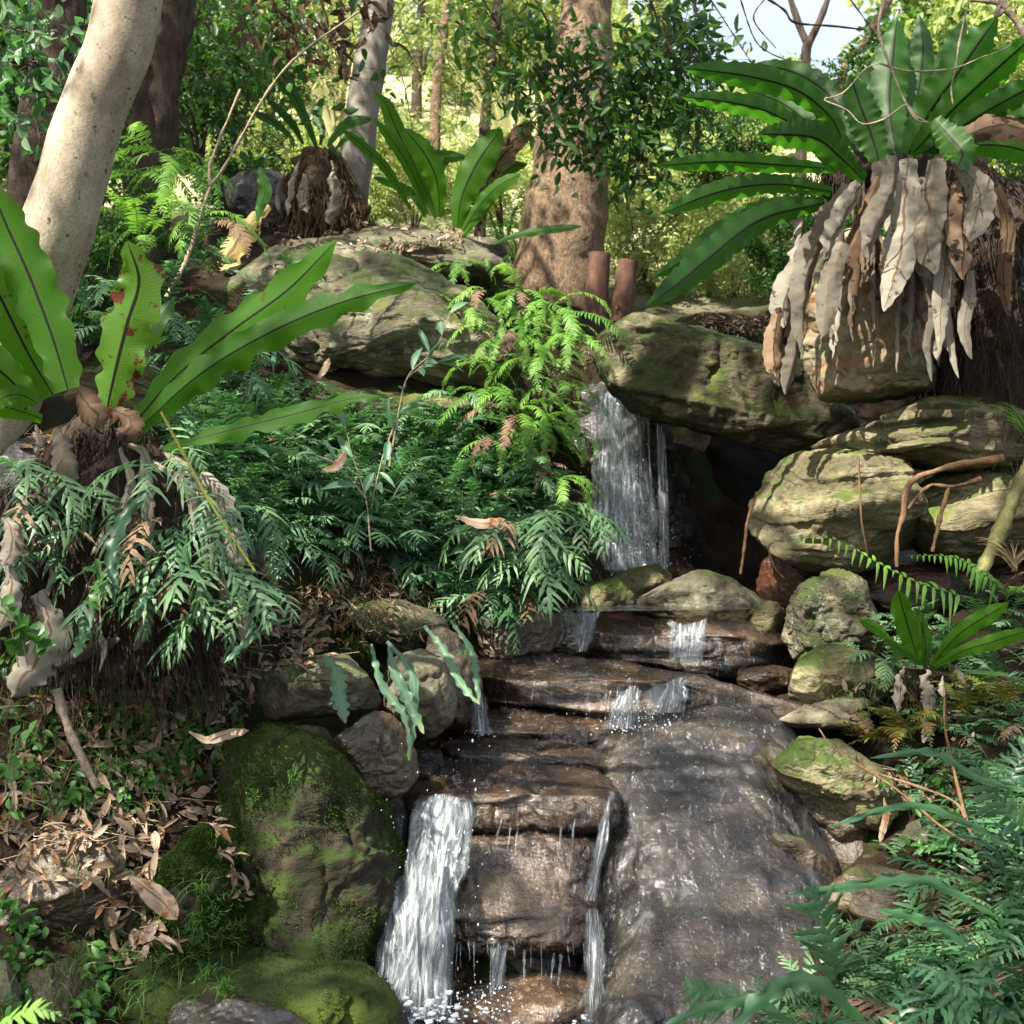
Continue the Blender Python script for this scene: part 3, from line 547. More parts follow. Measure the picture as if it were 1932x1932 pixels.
def rootmass(par, org, path, rad, n, Lr, mat=None, spread=1., name='root_mass', core=True):
    """a shaggy mat of roots round a core"""
    mb = MB(); path = np.asarray(path, float)
    if core: tube(mb, path, np.array(rad) * .8, 28, 26, amp=.10, freq=9, seed=3)
    P = spline(path, 40); rr = np.interp(np.linspace(0, 1, 40), np.linspace(0, 1, len(rad)), rad)
    for i in range(n):
        k = rng.integers(0, 40); a = rng.random() * 6.28; c = P[k] + np.array([np.cos(a), np.sin(a), 0]) * rr[k] * (.75 + .35 * rng.random())
        L = Lr * (.4 + rng.random()); q = [c]
        v = np.array([np.cos(a) * .25, np.sin(a) * .25, -.5]) + .25 * rng.standard_normal(3)
        for _ in range(5): v = v * .6 + np.array([0, 0, -.55]) + .22 * rng.standard_normal(3); q.append(q[-1] + nrm(v) * L / 5)
        tube(mb, spline(q, 9), [.0032 * spread, .0009], 3, cap=False)
    return obj(name, mb.mesh(name, org), mat or B_fib, par)

# ---------- left bird's nest fern
org = at(200, 800, 3.85)
lf = thing('nest_fern', "large bird's nest fern with broad glowing fronds at the foot of the pale trunk", 'fern', org)
F1 = lambda *a, **k: frond(lf, org, *a, **k)
F1([(232,825),(330,712),(440,622),(545,545),(636,452)], 86, 3.85, 3.6, M_nest, wave=.2, nw=4, fold=.2, nu=90, nv=13, base=.45, peak=.5, edge=.13)
F1([(240,830),(370,712),(500,632),(640,572),(787,533)], 66, 3.8, 3.45, M_nest, wave=.25, nw=4.4, fold=.3, N=(.1,-1,.1), nu=90, nv=13, base=.35, peak=.4, edge=.17)
F1([(300,848),(420,815),(560,780),(650,755),(722,748)], 44, 3.75, 3.45, M_nest, wave=.35, nw=4, fold=.2, N=(0,-1,.5), nu=80, base=.3, peak=.45, edge=.2)
F1([(193,815),(214,715),(240,610),(262,530),(240,455)], 106, 3.9, 3.75, M_torn, wave=.22, nw=4, edge=.16, nu=60, nv=13, base=.25, peak=.5, label='torn frond with red brown blotches')
F1([(128,735),(100,640),(55,520),(10,420),(-25,330)], 92, 3.9, 3.9, M_nest, wave=.18, nw=4, edge=.1, nu=80, nv=13, base=.6, peak=.45)
F1([(100,745),(55,670),(0,560),(-60,440)], 90, 4.0, 3.9, M_nest, wave=.14, nu=60, nv=13, base=.5)
F1([(60,760),(0,700),(-90,640),(-190,600)], 90, 3.9, 3.7, M_nest, wave=.14, nu=60, nv=13, base=.5)
F1([(80,790),(20,770),(-40,760),(-120,780)], 50, 3.8, 3.5, M_nest, wave=.2, nu=40, base=.4)
F1([(70,760),(40,745),(10,748),(-30,775)], 46, 3.7, 3.55, M_nest, wave=.25, nu=40, base=.4, peak=.4)
F1([(190,850),(225,700),(300,600),(330,560)], 50, 4.1, 4.3, M_nestd, wave=.2, nu=40, base=.4)
for pts, wd, y0, y1, m in [
 (c4([(340,350),(420,330),(480,400),(520,460),(500,500)]), 60, 3.75, 3.6, M_deadb), (c4([(600,420),(680,450),(700,520),(640,560)]), 55, 3.75, 3.6, M_deadb),
 (c4([(300,520),(330,640),(330,760),(250,900)]), 62, 3.7, 3.6, M_dead), (c4([(250,900),(290,1050),(290,1250),(260,1420)]), 20, 3.7, 3.65, M_dead),
 (c4([(680,600),(770,650),(780,800),(790,1000),(800,1200)]), 34, 3.75, 3.65, M_dead), (c4([(770,1300),(790,1480),(770,1600),(720,1720)]), 34, 3.7, 3.65, M_dead),
 (c4([(850,620),(980,720),(1080,900),(1120,1150),(1100,1300)]), 36, 3.75, 3.6, M_dead), (c4([(820,700),(950,780),(1030,900),(1040,1050)]), 24, 3.7, 3.6, M_dead),
 (c4([(1080,760),(1180,860),(1220,1000),(1260,1120),(1290,1300)]), 56, 3.7, 3.55, M_dead), (c4([(1180,1280),(1220,1450),(1300,1550),(1320,1680)]), 30, 3.7, 3.6, M_dead),
 (c4([(640,620),(700,800),(660,950),(550,1100),(490,1200)]), 26, 3.7, 3.6, M_dead), (c4([(480,1200),(470,1400),(520,1600),(560,1700),(530,1830)]), 16, 3.7, 3.6, M_dead),
 (c4([(20,1000),(60,1080),(50,1200),(20,1260)]), 50, 3.5, 3.45, M_dead), (c4([(40,1240),(60,1330),(40,1460),(10,1600)]), 56, 3.5, 3.4, M_dead),
 (c4([(190,500),(210,600),(190,650)]), 16, 3.6, 3.6, M_dead), (c4([(1050,1250),(1080,1400),(1040,1500),(1100,1560)]), 26, 3.8, 3.7, M_dead),
 (c4([(300,1800),(420,1730),(560,1680),(650,1650)]), 36, 3.65, 3.7, M_dead), (c4([(200,1400),(280,1600),(200,1750),(60,1960)]), 86, 3.55, 3.45, M_dead)]:
    frond(lf, org, pts, wd, y0, y1, m, name='dead_frond', wave=.25, crum=.14, curl=.6, nu=50, base=.4, N=(.2, -1, .1), edge=.1)
rootmass(lf, org, [at(205, 775, 4.0), at(210, 950, 4.0), at(230, 1120, 4.0), at(250, 1260, 4.0)], [.08, .34, .40, .25], 1500, .2)

# ---------- right bird's nest fern
org = at(1690, 330, 5.75)
rf = thing('nest_fern', "huge bird's nest fern spreading from the top of the hanging sandstone block", 'fern', org)
F2 = lambda *a, **k: frond(rf, org, *a, **k)
for pts, wd, y0, y1, m, kw in [
 (c3([(970,800),(900,640),(720,490),(450,410),(100,365)]), 50, 5.6, 5.2, M_nestd, {}), (c3([(1080,800),(960,600),(850,480),(700,390),(490,340)]), 50, 5.8, 6.2, M_nestd, {}),
 (c3([(920,930),(780,740),(580,610),(350,550),(90,520)]), 42, 5.5, 5.0, M_nestd, {}), (c3([(1070,970),(950,850),(800,740),(500,720)]), 58, 5.4, 5.0, M_nestd, {}),
 (c3([(930,910),(600,885),(300,870),(-40,890)]), 38, 5.6, 5.2, M_nestd, {}), (c3([(900,1030),(600,990),(300,1030),(-20,1150)]), 44, 5.5, 5.1, M_nestd, {}),
 (c3([(820,1080),(560,1110),(320,1230),(100,1400),(-60,1490)]), 40, 5.6, 5.5, M_nestd, {}), (c3([(860,1090),(520,1180),(250,1380),(80,1520),(-100,1650)]), 62, 5.5, 5.0, M_nestd, {}),
 (c3([(1170,920),(1110,720),(1050,560),(1000,400)]), 66, 5.6, 5.6, M_nestd, dict(base=.3)), (c3([(1250,850),(1210,560),(1230,300),(1250,100)]), 74, 5.7, 5.9, M_nestd, dict(base=.3)),
 (c3([(1290,820),(1360,520),(1390,270),(1370,80)]), 52, 5.8, 6.1, M_nestd, {}), (c3([(1310,830),(1430,600),(1600,360),(1790,90)]), 80, 5.6, 5.4, M_nestd, {}),
 (c3([(1340,820),(1520,620),(1720,430),(2000,180)]), 66, 5.55, 5.1, M_nestd, {}), (c3([(1400,820),(1600,680),(1800,560),(2100,400)]), 54, 5.5, 5.1, M_nestd, {}),
 (c3([(1430,820),(1650,720),(1900,640),(2150,620)]), 50, 5.5, 5.2, M_nestd, {}), (c3([(1450,640),(1540,740),(1600,820),(1575,900)]), 62, 5.3, 5.1, M_nestd, dict(edge=.12)),
 (c3([(1500,820),(1700,780),(1900,800),(2150,900)]), 50, 5.8, 5.7, M_nestd, {}), (c3([(1010,860),(820,700),(640,560),(420,470)]), 44, 6.0, 6.6, M_nestd, {}),
 (c3([(1200,850),(1150,600),(1130,420),(1180,260)]), 50, 6.0, 6.4, M_nestd, {}), (c3([(1350,830),(1480,500),(1560,280),(1620,100)]), 60, 6.0, 6.5, M_nestd, {}),
 (c3([(1100,880),(1010,700),(900,560),(760,500)]), 46, 5.9, 6.1, M_nestd, {}), (c3([(1300,850),(1300,600),(1320,400),(1340,200)]), 60, 6.1, 6.4, M_nestd, {}),
 (c3([(1420,850),(1600,600),(1760,380),(1900,250)]), 60, 6.0, 6.3, M_nestd, {})]:
    kk = dict(wave=.2, nw=9, fold=.3, nu=60, nv=9, base=.45, peak=.5, edge=.09, N=(-.1, -.8, -.35)); kk.update(kw); F2(pts, wd, y0, y1, m, **kk)
for pts, wd, y0, m in [
 (c3([(1250,840),(1215,1050),(1130,1230),(1090,1400)]), 40, 5.25, M_dead), (c3([(1310,850),(1290,1100),(1270,1350),(1180,1670)]), 48, 5.3, M_dead),
 (c3([(1060,990),(960,1180),(900,1300),(870,1390)]), 42, 5.25, M_dead), (c3([(1000,1000),(890,1200),(770,1480),(740,1900)]), 44, 5.35, M_dead),
 (c3([(960,1300),(890,1500),(870,1650),(850,1810)]), 34, 5.2, M_dead), (c3([(1460,850),(1430,1100),(1400,1300),(1460,1470)]), 44, 5.25, M_dead),
 (c3([(1630,870),(1610,1100),(1610,1300),(1600,1500)]), 44, 5.25, M_deadb), (c3([(840,1250),(720,1480),(650,1600),(640,1760)]), 42, 5.4, M_dead),
 (c3([(1500,1000),(1520,1300),(1490,1600),(1480,1900)]), 28, 5.3, M_dead), (c3([(1380,950),(1340,1150),(1360,1400),(1430,1500)]), 30, 5.35, M_dead),
 (c3([(1150,950),(1100,1100),(1050,1250),(900,1530)]), 26, 5.3, M_deadb), (c3([(800,1300),(740,1500),(660,1700),(600,2000)]), 36, 5.45, M_deadb),
 (c3([(1200,1150),(1280,1250),(1280,1400),(1220,1600)]), 34, 5.4, M_dead), (c3([(1650,1450),(1640,1600),(1610,1750),(1650,1930)]), 18, 5.3, M_dead),
 (c3([(1500,1500),(1540,1700),(1560,1850),(1580,2030)]), 22, 5.35, M_dead), (c3([(1420,1500),(1460,1700),(1430,1850),(1440,2050)]), 22, 5.35, M_dead),
 (c3([(1780,1000),(1840,1200),(1820,1500),(1850,1700)]), 22, 5.4, M_deadb), (c3([(1600,900),(1680,1000),(1690,1100),(1640,1300)]), 40, 5.2, M_dead),
 (c3([(620,1650),(590,1850),(600,2000),(620,2080)]), 28, 5.35, M_deadb), (c3([(720,1750),(700,1900),(680,2000),(650,2120)]), 28, 5.35, M_dead),
 (c3([(1620,730),(1750,680),(1850,670),(2000,720)]), 40, 5.3, M_deadb), (c3([(1150,860),(1180,960),(1170,1100),(1120,1200)]), 34, 5.4, M_dead)]:
    P_ = at([p[0] for p in pts], [p[1] for p in pts], y0 + .1); 
    frond(rf, org, pts, wd * 1.45, y0, y0 - .05, m, name='dead_frond', wave=.12, nw=2 + 2 * rng.random(), crum=.07, curl=.25, fold=.1 + .4 * rng.random(), nu=80, nv=13, base=.35 + .3 * rng.random(), peak=.35 + .2 * rng.random(), edge=.05, tip=.7 + .5 * rng.random(), N=(.55 * rng.standard_normal(), -1, .1))
rootmass(rf, org, [at(1790, 290, 6.0), at(1840, 420, 6.0), at(1880, 640, 6.0), at(1900, 850, 6.0)], [.10, .40, .42, .28], 2600, .3, spread=1.1)
rootmass(rf, org, [at(1560, 330, 5.9), at(1650, 340, 5.9), at(1720, 350, 5.9)], [.12, .16, .16], 500, .12, name='crown_roots')

# ---------- nest ferns on the rocks behind
def nest(label, base, Yb, data, mat, dead=(), roots=None, ydel=0, **kw):
    org = at(*base, Yb); o = thing('nest_fern', label, 'fern', org)
    for pts, wd, y0, y1 in data: frond(o, org, pts, wd, y0 + ydel, y1 + ydel, mat, **{**dict(wave=.2, nw=4, nu=44, base=.3, peak=.6, fold=.25, edge=.05), **kw})
    for pts, wd, y0 in dead: frond(o, org, pts, wd, y0, y0 - .05, M_dead, name='dead_frond', wave=.3, crum=.4, curl=.6, nu=30, edge=.12)
    if roots: rootmass(o, org, *roots)
    return o
nest("slender bird's nest fern with upright dark fronds between the grey trunk and sunlit fern", (832, 408), 7.5, [
 (c2([(580,1165),(560,960),(480,800),(380,690)]), 46, 7.4, 7.2), (c2([(560,1165),(440,880),(340,680),(290,560),(222,490)]), 34, 7.5, 7.5),
 (c2([(510,1150),(430,930),(330,760),(230,640)]), 24, 7.5, 7.3), (c2([(420,1120),(310,930),(210,820),(50,690)]), 22, 7.5, 7.3), (c2([(500,1160),(430,1040),(340,990),(220,950)]), 20, 7.6, 7.7),
 (c2([(600,1150),(560,1000),(600,860),(740,845)]), 22, 7.7, 7.9)], M_nest)
nest("bird's nest fern with one broad frond glowing yellow green in front of the brown trunk", (870, 430), 7.3, [
 (c2([(672,1225),(700,1050),(790,860),(910,690)]), 62, 7.3, 7.2), (c2([(700,1240),(780,1120),(880,1010),(1010,930)]), 32, 7.2, 7.0), (c2([(770,1120),(860,1000),(960,900),(1050,880)]), 30, 7.4, 7.5),
 (c2([(690,1300),(740,1220),(850,1070),(880,960)]), 18, 7.2, 7.1), (c2([(860,1310),(980,1265),(1150,1232),(1345,1215)]), 18, 7.1, 6.9), (c2([(740,850),(650,830),(520,815)]), 18, 7.9, 7.9)], M_nest)
o = thing('dead_leaf', 'dark hanging dead frond leaning against the sunlit fern beside the brown trunk', 'leaf', at(950, 300, 7.35))
frond(o, at(950, 300, 7.35), c2([(810,1060),(880,900),(960,780),(1070,650)]), 46, 7.35, 7.2, M_deadb, name='blade', wave=.2, crum=.2)
nest("bird's nest fern perched on a shaggy brown root clump in front of the grey trunk", (600, 280), 7.9, [
 (c1([(1700,790),(1640,640),(1520,400),(1390,200)]), 26, 7.9, 7.7), (c1([(1630,775),(1560,650),(1440,535)]), 18, 7.8, 7.6), (c1([(1580,750),(1480,660),(1340,590)]), 18, 7.8, 7.6),
 (c1([(1760,790),(1800,720),(1880,650),(2000,640)]), 26, 7.8, 7.6), (c1([(1720,780),(1730,700),(1700,600),(1740,520)]), 18, 8., 8.1), (c1([(1800,800),(1880,720),(1960,760)]), 20, 7.7, 7.5)], M_nestd,
 dead=[(c1([(1780,870),(1800,1000),(1790,1100),(1760,1200)]), 28, 7.6), (c1([(1640,930),(1620,1050),(1650,1150)]), 22, 7.6), (c1([(1520,920),(1490,1050),(1500,1140)]), 12, 7.6), (c1([(1600,850),(1560,1000),(1540,1150)]), 14, 7.6)],
 roots=([at(610, 285, 8.0), at(600, 350, 8.0), at(610, 430, 8.0)], [.10, .25, .31], 1300, .26, B_fib2, 1.6), wave=.15)
nest("small bird's nest fern with short bright fronds on the right bank beside the stacked stones", (1745, 1255), 4.95, [
 (c6([(1375,1790),(1320,1620),(1255,1390)]), 46, 4.95, 4.85), (c6([(1400,1790),(1400,1650),(1345,1480)]), 32, 5.0, 5.05), (c6([(1430,1790),(1600,1610),(1850,1455)]), 34, 4.9, 4.7),
 (c6([(1450,1800),(1600,1715),(1760,1665),(1960,1600)]), 30, 4.85, 4.6), (c6([(1240,1690),(1150,1600),(1050,1545)]), 22, 5.0, 5.0), (c6([(1480,1860),(1650,1840),(1800,1850),(1932,1870)]), 18, 4.9, 4.8), (c6([(1380,1780),(1300,1720),(1180,1650)]), 18, 4.9, 4.8)], M_nest,
 dead=[(c9([(1410,30),(1400,100),(1430,180),(1420,270)]), 32, 4.7), (c9([(1290,0),(1270,100),(1250,260)]), 24, 4.75), (c9([(1500,60),(1490,130),(1500,170)]), 16, 4.75), (c9([(1570,0),(1600,100),(1610,220)]), 16, 4.8), (c9([(1400,280),(1420,360),(1400,420)]), 22, 4.7)],
 roots=([at(1745, 1265, 5.0), at(1745, 1310, 5.0)], [.1, .13], 260, .1))

# ---------- fern plants; every frond mesh is shared by its copies
def local_frond(L, a0, a1, **k):
    s = np.linspace(0, 1, 7); an = a0 + (a1 - a0) * s; st = L / 6
    P = np.zeros((7, 3)); 
    for i in range(1, 7): P[i] = P[i - 1] + st * np.array([np.cos((an[i] + an[i - 1]) / 2), 0, np.sin((an[i] + an[i - 1]) / 2)])
    P[:, 1] = L * .06 * np.sin(s * 3 + k.get('seed', 0))
    return fern(P, (.001, 0, 1.), **k)
def fset(kind, mat, L, n, pl, pw, angs, **k):
    out = []
    for i, (a0, a1) in enumerate(angs):
        me = local_frond(L * (.85 + .1 * (i % 4)), a0, a1, n=n, pl=pl, pw=pw, seed=i * 13 + 5, **k).mesh(kind); me.materials.append(mat); out.append(me)
    return out
up = [(1.25, -.2), (1.0, -.5), (.8, -.7), (1.4, .3), (.6, -.6), (1.1, -.9)]; hang = [(.5, -1.5), (.2, -1.4), (.7, -1.6), (0., -1.3), (.3, -1.6)]
FS = {'kang': fset('frond', M_blue, .44, 11, .10, .0088, up, jit=.26, prof='blech', sweep=.55, droop=.35, wavy=.3, seg=5, rach=.0022),
      'kangh': fset('frond', M_blue2, .42, 10, .078, .0085, hang + hang[:3], prof='blech', sweep=.5, droop=.5, wavy=.35, seg=5, rach=.002, jit=.3),
      'fish': fset('frond', M_lime, .42, 24, .042, .0052, hang, prof='fish', sweep=.3, droop=.35, seg=3, rach=.0015),
      'fishu': fset('frond', M_lime, .40, 24, .042, .0052, up, prof='fish', sweep=.3, droop=.3, seg=3, rach=.0015),
      'shade': fset('frond', M_blue2, .28, 13, .052, .0062, up + hang[:2], prof='blech', sweep=.5, droop=.3, wavy=.2, seg=4, rach=.0015),
      'bronze': fset('frond', M_olive, .42, 17, .075, .010, up, prof='tri', sweep=.35, droop=.3, seg=4, rach=.0018)}
_dd = {}
def dead_of(me):
    if me.name not in _dd: c = me.copy(); c.materials.clear(); c.materials.append(M_deadb); _dd[me.name] = c
    return _dd[me.name]
def fern_plant(kind, p, n, size, label, group=None, az=None, spread=6.28, tilt=0.):
    o = thing('fern', label, 'fern', p, group); a0 = rng.random() * 6.28 if az is None else az - spread / 2
    for i in range(n):
        me = FS[kind][rng.integers(len(FS[kind]))]; f = bpy.data.objects.new('frond', me if rng.random() > .07 else dead_of(me)); C.objects.link(f); f.parent = o
        f.rotation_euler = (.25 * rng.standard_normal(), -tilt + .2 * rng.standard_normal(), a0 + spread * (i + rng.random() * .7) / n)
        s = size * (.75 + .4 * rng.random()); f.scale = (s, s, s); f.location = tuple(.012 * rng.standard_normal(3))
    return o
def fp(kind, px, py, n, size, label, group=None, dz=.02, **k):
    h, nn = hit(px, py)
    if h is None: return
    return fern_plant(kind, h + nn * .02 + np.array([0, 0, dz]), n, size, label, group, **k)
def seen_at(px, py, Y): return at(px, py, Y)
S = -1.57  # towards the camera
# hanging sunlit ferns above and left of the upper fall
for (px, py, sz, n, kd) in [(925,560,.9,6,'fish'),(985,560,1.,7,'fish'),(1040,590,1.,7,'fish'),(1075,640,.9,6,'fish'),(950,640,1.,6,'fish'),(1010,680,1.,6,'fish'),(1060,720,.8,5,'fish'),(920,740,.9,6,'fish'),(985,780,1.,7,'fish'),(1040,800,.9,6,'fish'),(930,830,.8,6,'fish')]:
    fern_plant(kd, at(px, py, 6.35 - (py - 560) / 800), n, sz, 'sunlit light green fishbone fern hanging down the bank just left of the upper waterfall', 'fishbone ferns hanging beside the upper waterfall', az=S, spread=2.6)
for (px, py, Y, k) in [(480,560,6.2,'shade'),(560,520,6.5,'shade'),(430,620,6.1,'shade'),(820,560,6.4,'fish'),(880,600,6.3,'fish'),(900,680,6.2,'fish'),(860,760,6.1,'shade'),(760,780,6.1,'shade'),(650,770,6.0,'shade'),(560,750,6.0,'shade'),(480,720,6.0,'shade'),(700,500,7.0,'shade'),(860,500,6.9,'fish')]:
    fern_plant(k, at(px, py, Y), 5, .75, 'small fern growing on the edge of the lichen covered boulder', 'ferns round the lichen covered boulder', az=S, spread=4.)
for (px, py, Y, sz, n, kd) in [(1010,975,5.35,1.05,9,'kangh'),(1080,985,5.45,1.,8,'kangh'),(950,1000,5.3,.95,8,'kangh'),(1000,1060,5.25,.9,7,'kangh'),(920,1120,5.2,.8,6,'kangh'),(1060,900,5.7,.8,6,'fish'),(1000,890,5.7,.9,7,'shade')]:
    fern_plant(kd, at(px, py, Y), n, sz, 'drooping glossy fern of the sunlit clump at the left edge of the upper steps', 'drooping ferns at the left of the upper steps', az=S + .3, spread=3.4)
# left lower bank under the nest fern
for (px, py, sz) in [(60,900,1.),(130,940,1.),(195,980,.8),(330,1000,.9),(400,1060,1.),(300,880,.8),(250,1080,.9),(360,1150,.8),(450,1130,.9),(60,1050,.8),(430,960,.8)]:
    fern_plant('kangh', at(px, py, 3.72 - (px > 250) * .02), 5, sz * .85, 'deep green fern hanging over the dark roots of the left nest fern', 'deep green ferns hanging below the large left nest fern', az=S, spread=2.2)
# carpet plants that stand out
CARPET = [(340,840),(1100,870),(1130,930),(1120,1060),(1080,1180),(960,1230),(880,1180),(820,1120),(700,1040),(620,1080),(520,1130),(440,1060),(420,930),(330,900)]
CARPET = [(330,820),(520,780),(640,820),(900,850),(1010,900),(1060,1000),(1000,1130),(880,1170),(800,1090),(640,1040),(540,1060),(450,1010),(330,930)]
gl = 'blue green fern standing in the carpet of ferns on the shaded left bank'
for h, nn in scatter_px(CARPET, 46): fern_plant(rng.choice(['shade', 'kangh', 'shade', 'kang']), h + nn * .02, 6, .75 + .3 * rng.random(), gl, 'ferns of the left bank carpet')
# bottom right kangaroo ferns
RB = [(1480,1720),(1560,1660),(1640,1840),(1780,1850),(1860,1700),(1900,1480),(1990,1400),(2100,1960),(1300,2010),(1450,1900)]
gl = 'blue green kangaroo fern with lobed wavy fronds filling the bottom right corner'
for (px, py, Y, sz) in [(1640,1990,3.2,1.),(1720,1900,3.35,.95),(1800,1960,3.2,1.),(1870,1850,3.4,1.),(1930,1930,3.2,1.),(1960,1780,3.5,1.),(1560,1990,3.25,.8),(1480,2010,3.15,.8),(1780,1830,3.5,.8),(1930,1660,3.7,.9),(1900,1560,3.9,.8),(1850,1930,3.05,1.),(1990,1600,3.8,1.),(1700,2020,3.,.9),(1880,1730,3.65,.8)]:
    fern_plant('kang', at(px, py, Y), 7, sz * .78, gl, 'kangaroo ferns in the bottom right corner')
for (px, py, Y) in [(1700,1400,4.7),(1760,1370,4.75),(1830,1350,4.7),(1640,1400,4.75),(1890,1330,4.7)]:
    fern_plant('bronze', at(px, py, Y), 5, .72, 'bronze tinged olive fern low on the right bank under the small nest fern', 'bronze ferns on the right bank', az=3.14, spread=4)
for (px, py, Y, k, n) in [(1900,1130,5.2,'fishu',5),(1850,1180,5.1,'shade',6),(1800,1240,5.1,'shade',6),(1640,1230,5.1,'shade',4),(1930,1250,5.0,'shade',7),(1690,1180,5.2,'shade',5),(1880,1290,4.9,'shade',6),(1930,1380,4.6,'shade',6)]:
    fern_plant(k, at(px, py, Y), n, .8, 'small green fern crowding round the small nest fern on the right bank', 'small ferns on the right bank')
for (px, py, Y, k) in [(1700,1640,4.25,'shade'),(1760,1690,4.1,'shade'),(1800,1540,4.4,'shade'),(1860,1480,4.3,'kang'),(1740,1500,4.5,'shade'),(1900,1600,4.0,'kang'),(1840,1700,3.95,'kang'),(1790,1610,4.2,'shade'),(1660,1790,3.95,'shade'),(1720,1760,3.9,'kang')]:
    fern_plant(k, at(px, py, Y), 6, .7, 'fern spreading over the stones between the mossy slab and the bottom right corner', 'ferns between the stones of the right bank')
# behind the pale trunk
for (px, py, Y, k) in [(300,290,6.2,'fish'),(350,330,6.4,'fish'),(250,330,6.2,'fish'),(320,420,6.,'fish'),(380,420,6.2,'fish'),(270,460,5.6,'fishu'),(330,520,5.8,'shade'),(400,520,6.2,'shade'),(220,560,5.2,'shade'),(180,620,5.,'shade'),(300,600,5.5,'shade'),(360,650,5.6,'shade'),(410,700,5.6,'kang'),(430,640,5.8,'shade')]:
    fern_plant(k, at(px, py, Y), 7, 1.15 if 'fish' in k else 1., 'green fern growing between the pale leaning trunk and the lichen boulder', 'ferns behind the pale leaning trunk', az=S, spread=4.)
# long arching fern lit against the dark cave, and a few whole fronds traced from the place
def hero(label, pts, Y0, Y1, mat, n, plpx, pwpx, N=(0, -1, .3), cat='fern', **k):
    P = pxpath(pts, Y0, Y1); org = P[0]; o = thing('fern', label, cat, org); k.setdefault('seed', _fs[0]); _fs[0] += 1; u = m_px((Y0 + Y1) / 2)
    mb = fern(P, N, n=n, pl=plpx * u, pw=pwpx * u, **k); obj('frond', mb.mesh('frond', org), mat, o); return o
hero('long arching bright frond reaching left over the dark hollow below the layered boulder', c6([(1600,1420),(1350,1340),(1130,1230),(900,1110),(600,1120)]), 5.0, 4.8, M_lime, 22, 42, 5, N=(0, -.75, .7), prof='tri', droop=.8, sweep=.2, start=.02)
hero('short bright frond arching right beside the slanting olive stem', c6([(1830,1400),(1700,1290),(1550,1210),(1300,1200)]), 5.1, 5.0, M_lime, 18, 38, 5, N=(0, -.75, .7), prof='tri', droop=.8, sweep=.2)
hero('upright blue green frond standing before the wet slope', c9([(915,1760),(900,1560),(850,1380),(775,1165)]), 3.35, 3.3, M_blue, 12, 66, 6.5, prof='blech', wavy=.2, seg=6, droop=.1, N=(.2,-1,.3))
hero('left pointing frond low in front of the wet slope', c9([(520,1790),(400,1800),(250,1780),(90,1720)]), 3.2, 3.1, M_blue, 10, 46, 6, prof='blech', wavy=.2, seg=6, N=(0,-1,.5))
hero('frond with long lobes catching light at the very bottom right', c9([(1932,1900),(1750,1850),(1560,1790),(1420,1690)]), 3.05, 2.95, M_blue, 10, 60, 8, prof='blech', wavy=.2, seg=6, N=(0,-.8,.6))
hero('lobed frond hanging across the right edge beside the thin brown branch', c9([(2050,1010),(1900,860),(1760,700),(1640,480)]), 3.6, 3.5, M_blue, 12, 50, 7, prof='blech', wavy=.2, seg=6)
hero('bright new fern frond with a curled tip among the bottom right ferns', c9([(1780,1750),(1740,1620),(1720,1500),(1690,1410)]), 3.15, 3.1, M_lime, 6, 14, 2.5, prof='blech', rach=.003)
hero('pale green fern frond in the bottom left corner', [(-60,1960),(20,1925),(70,1905),(120,1915)], 2.9, 2.85, M_lime, 12, 34, 5, N=(0,-.6,.8))
hero('curved green frond in front of the dead leaves below the left nest fern', c4([(1130,1180),(1220,1260),(1300,1400),(1350,1650)]), 3.5, 3.45, M_blue, 12, 14, 3.5)
def wavy(label, base, Y, data, mat, group=None, dead=()):
    org = at(*base, Y); o = thing('fern', label, 'fern', org, group)
    for pts, wd in data: frond(o, org, pts, wd, Y, Y - .12, mat, wave=.5, nw=4.6, nu=70, edge=.2, base=.35, peak=.5, fold=.15, N=(.2, -1, .2))
    return o
wavy('strap fern with long wavy pale green fronds hanging in front of the olive stone', (740, 1225), 4.15, [([(735,1215),(742,1260),(770,1320),(800,1385)], 22), ([(700,1215),(720,1290),(760,1345),(772,1390)], 16), ([(800,1180),(840,1230),(870,1290),(905,1330)], 16), ([(730,1210),(765,1250),(782,1300),(770,1450)], 17), ([(850,1170),(890,1230),(900,1290),(905,1330)], 13)], M_blueleaf)
wavy('single wavy green frond lying over the flat topped grey stone', (625, 1240), 3.98, [([(612,1238),(635,1270),(640,1310),(652,1365)], 30)], M_blueleaf)
wavy('fern with long narrow wavy straps arching over the bottom right stones', (1850, 1700), 3.5, [([(1900,1740),(1790,1680),(1720,1660),(1480,1490+200)], 20), ([(1932,1620),(1840,1560),(1720,1520),(1560,1560)][::1], 14), ([(1980,1500),(1850,1470),(1760,1420),(1640,1430)], 15), ([(1850,1830),(1790,1760),(1720,1730),(1650,1715)], 20)], M_blue)
wavy('fern strap sweeping across the bottom of the wet slope', (1600, 1860), 3.1, [([(1640,1960),(1580,1880),(1500,1850),(1420,1900),(1370,1960)], 34), ([(1560,1990),(1440,1900),(1340,1900),(1230,1950)], 22)], M_blue)
wavy('long wavy dark strap hanging below the left nest fern', (280, 940), 3.55, [(c4([(820,840),(720,920),(640,1050),(600,1200),(610,1370)]), 26), (c4([(900,1240),(830,1350),(740,1490)]), 16), (c4([(420,1480),(450,1600),(420,1700),(400,1750)]), 22), (c4([(1560,1540),(1430,1580),(1330,1660),(1200,1780)]), 14)], M_blue)

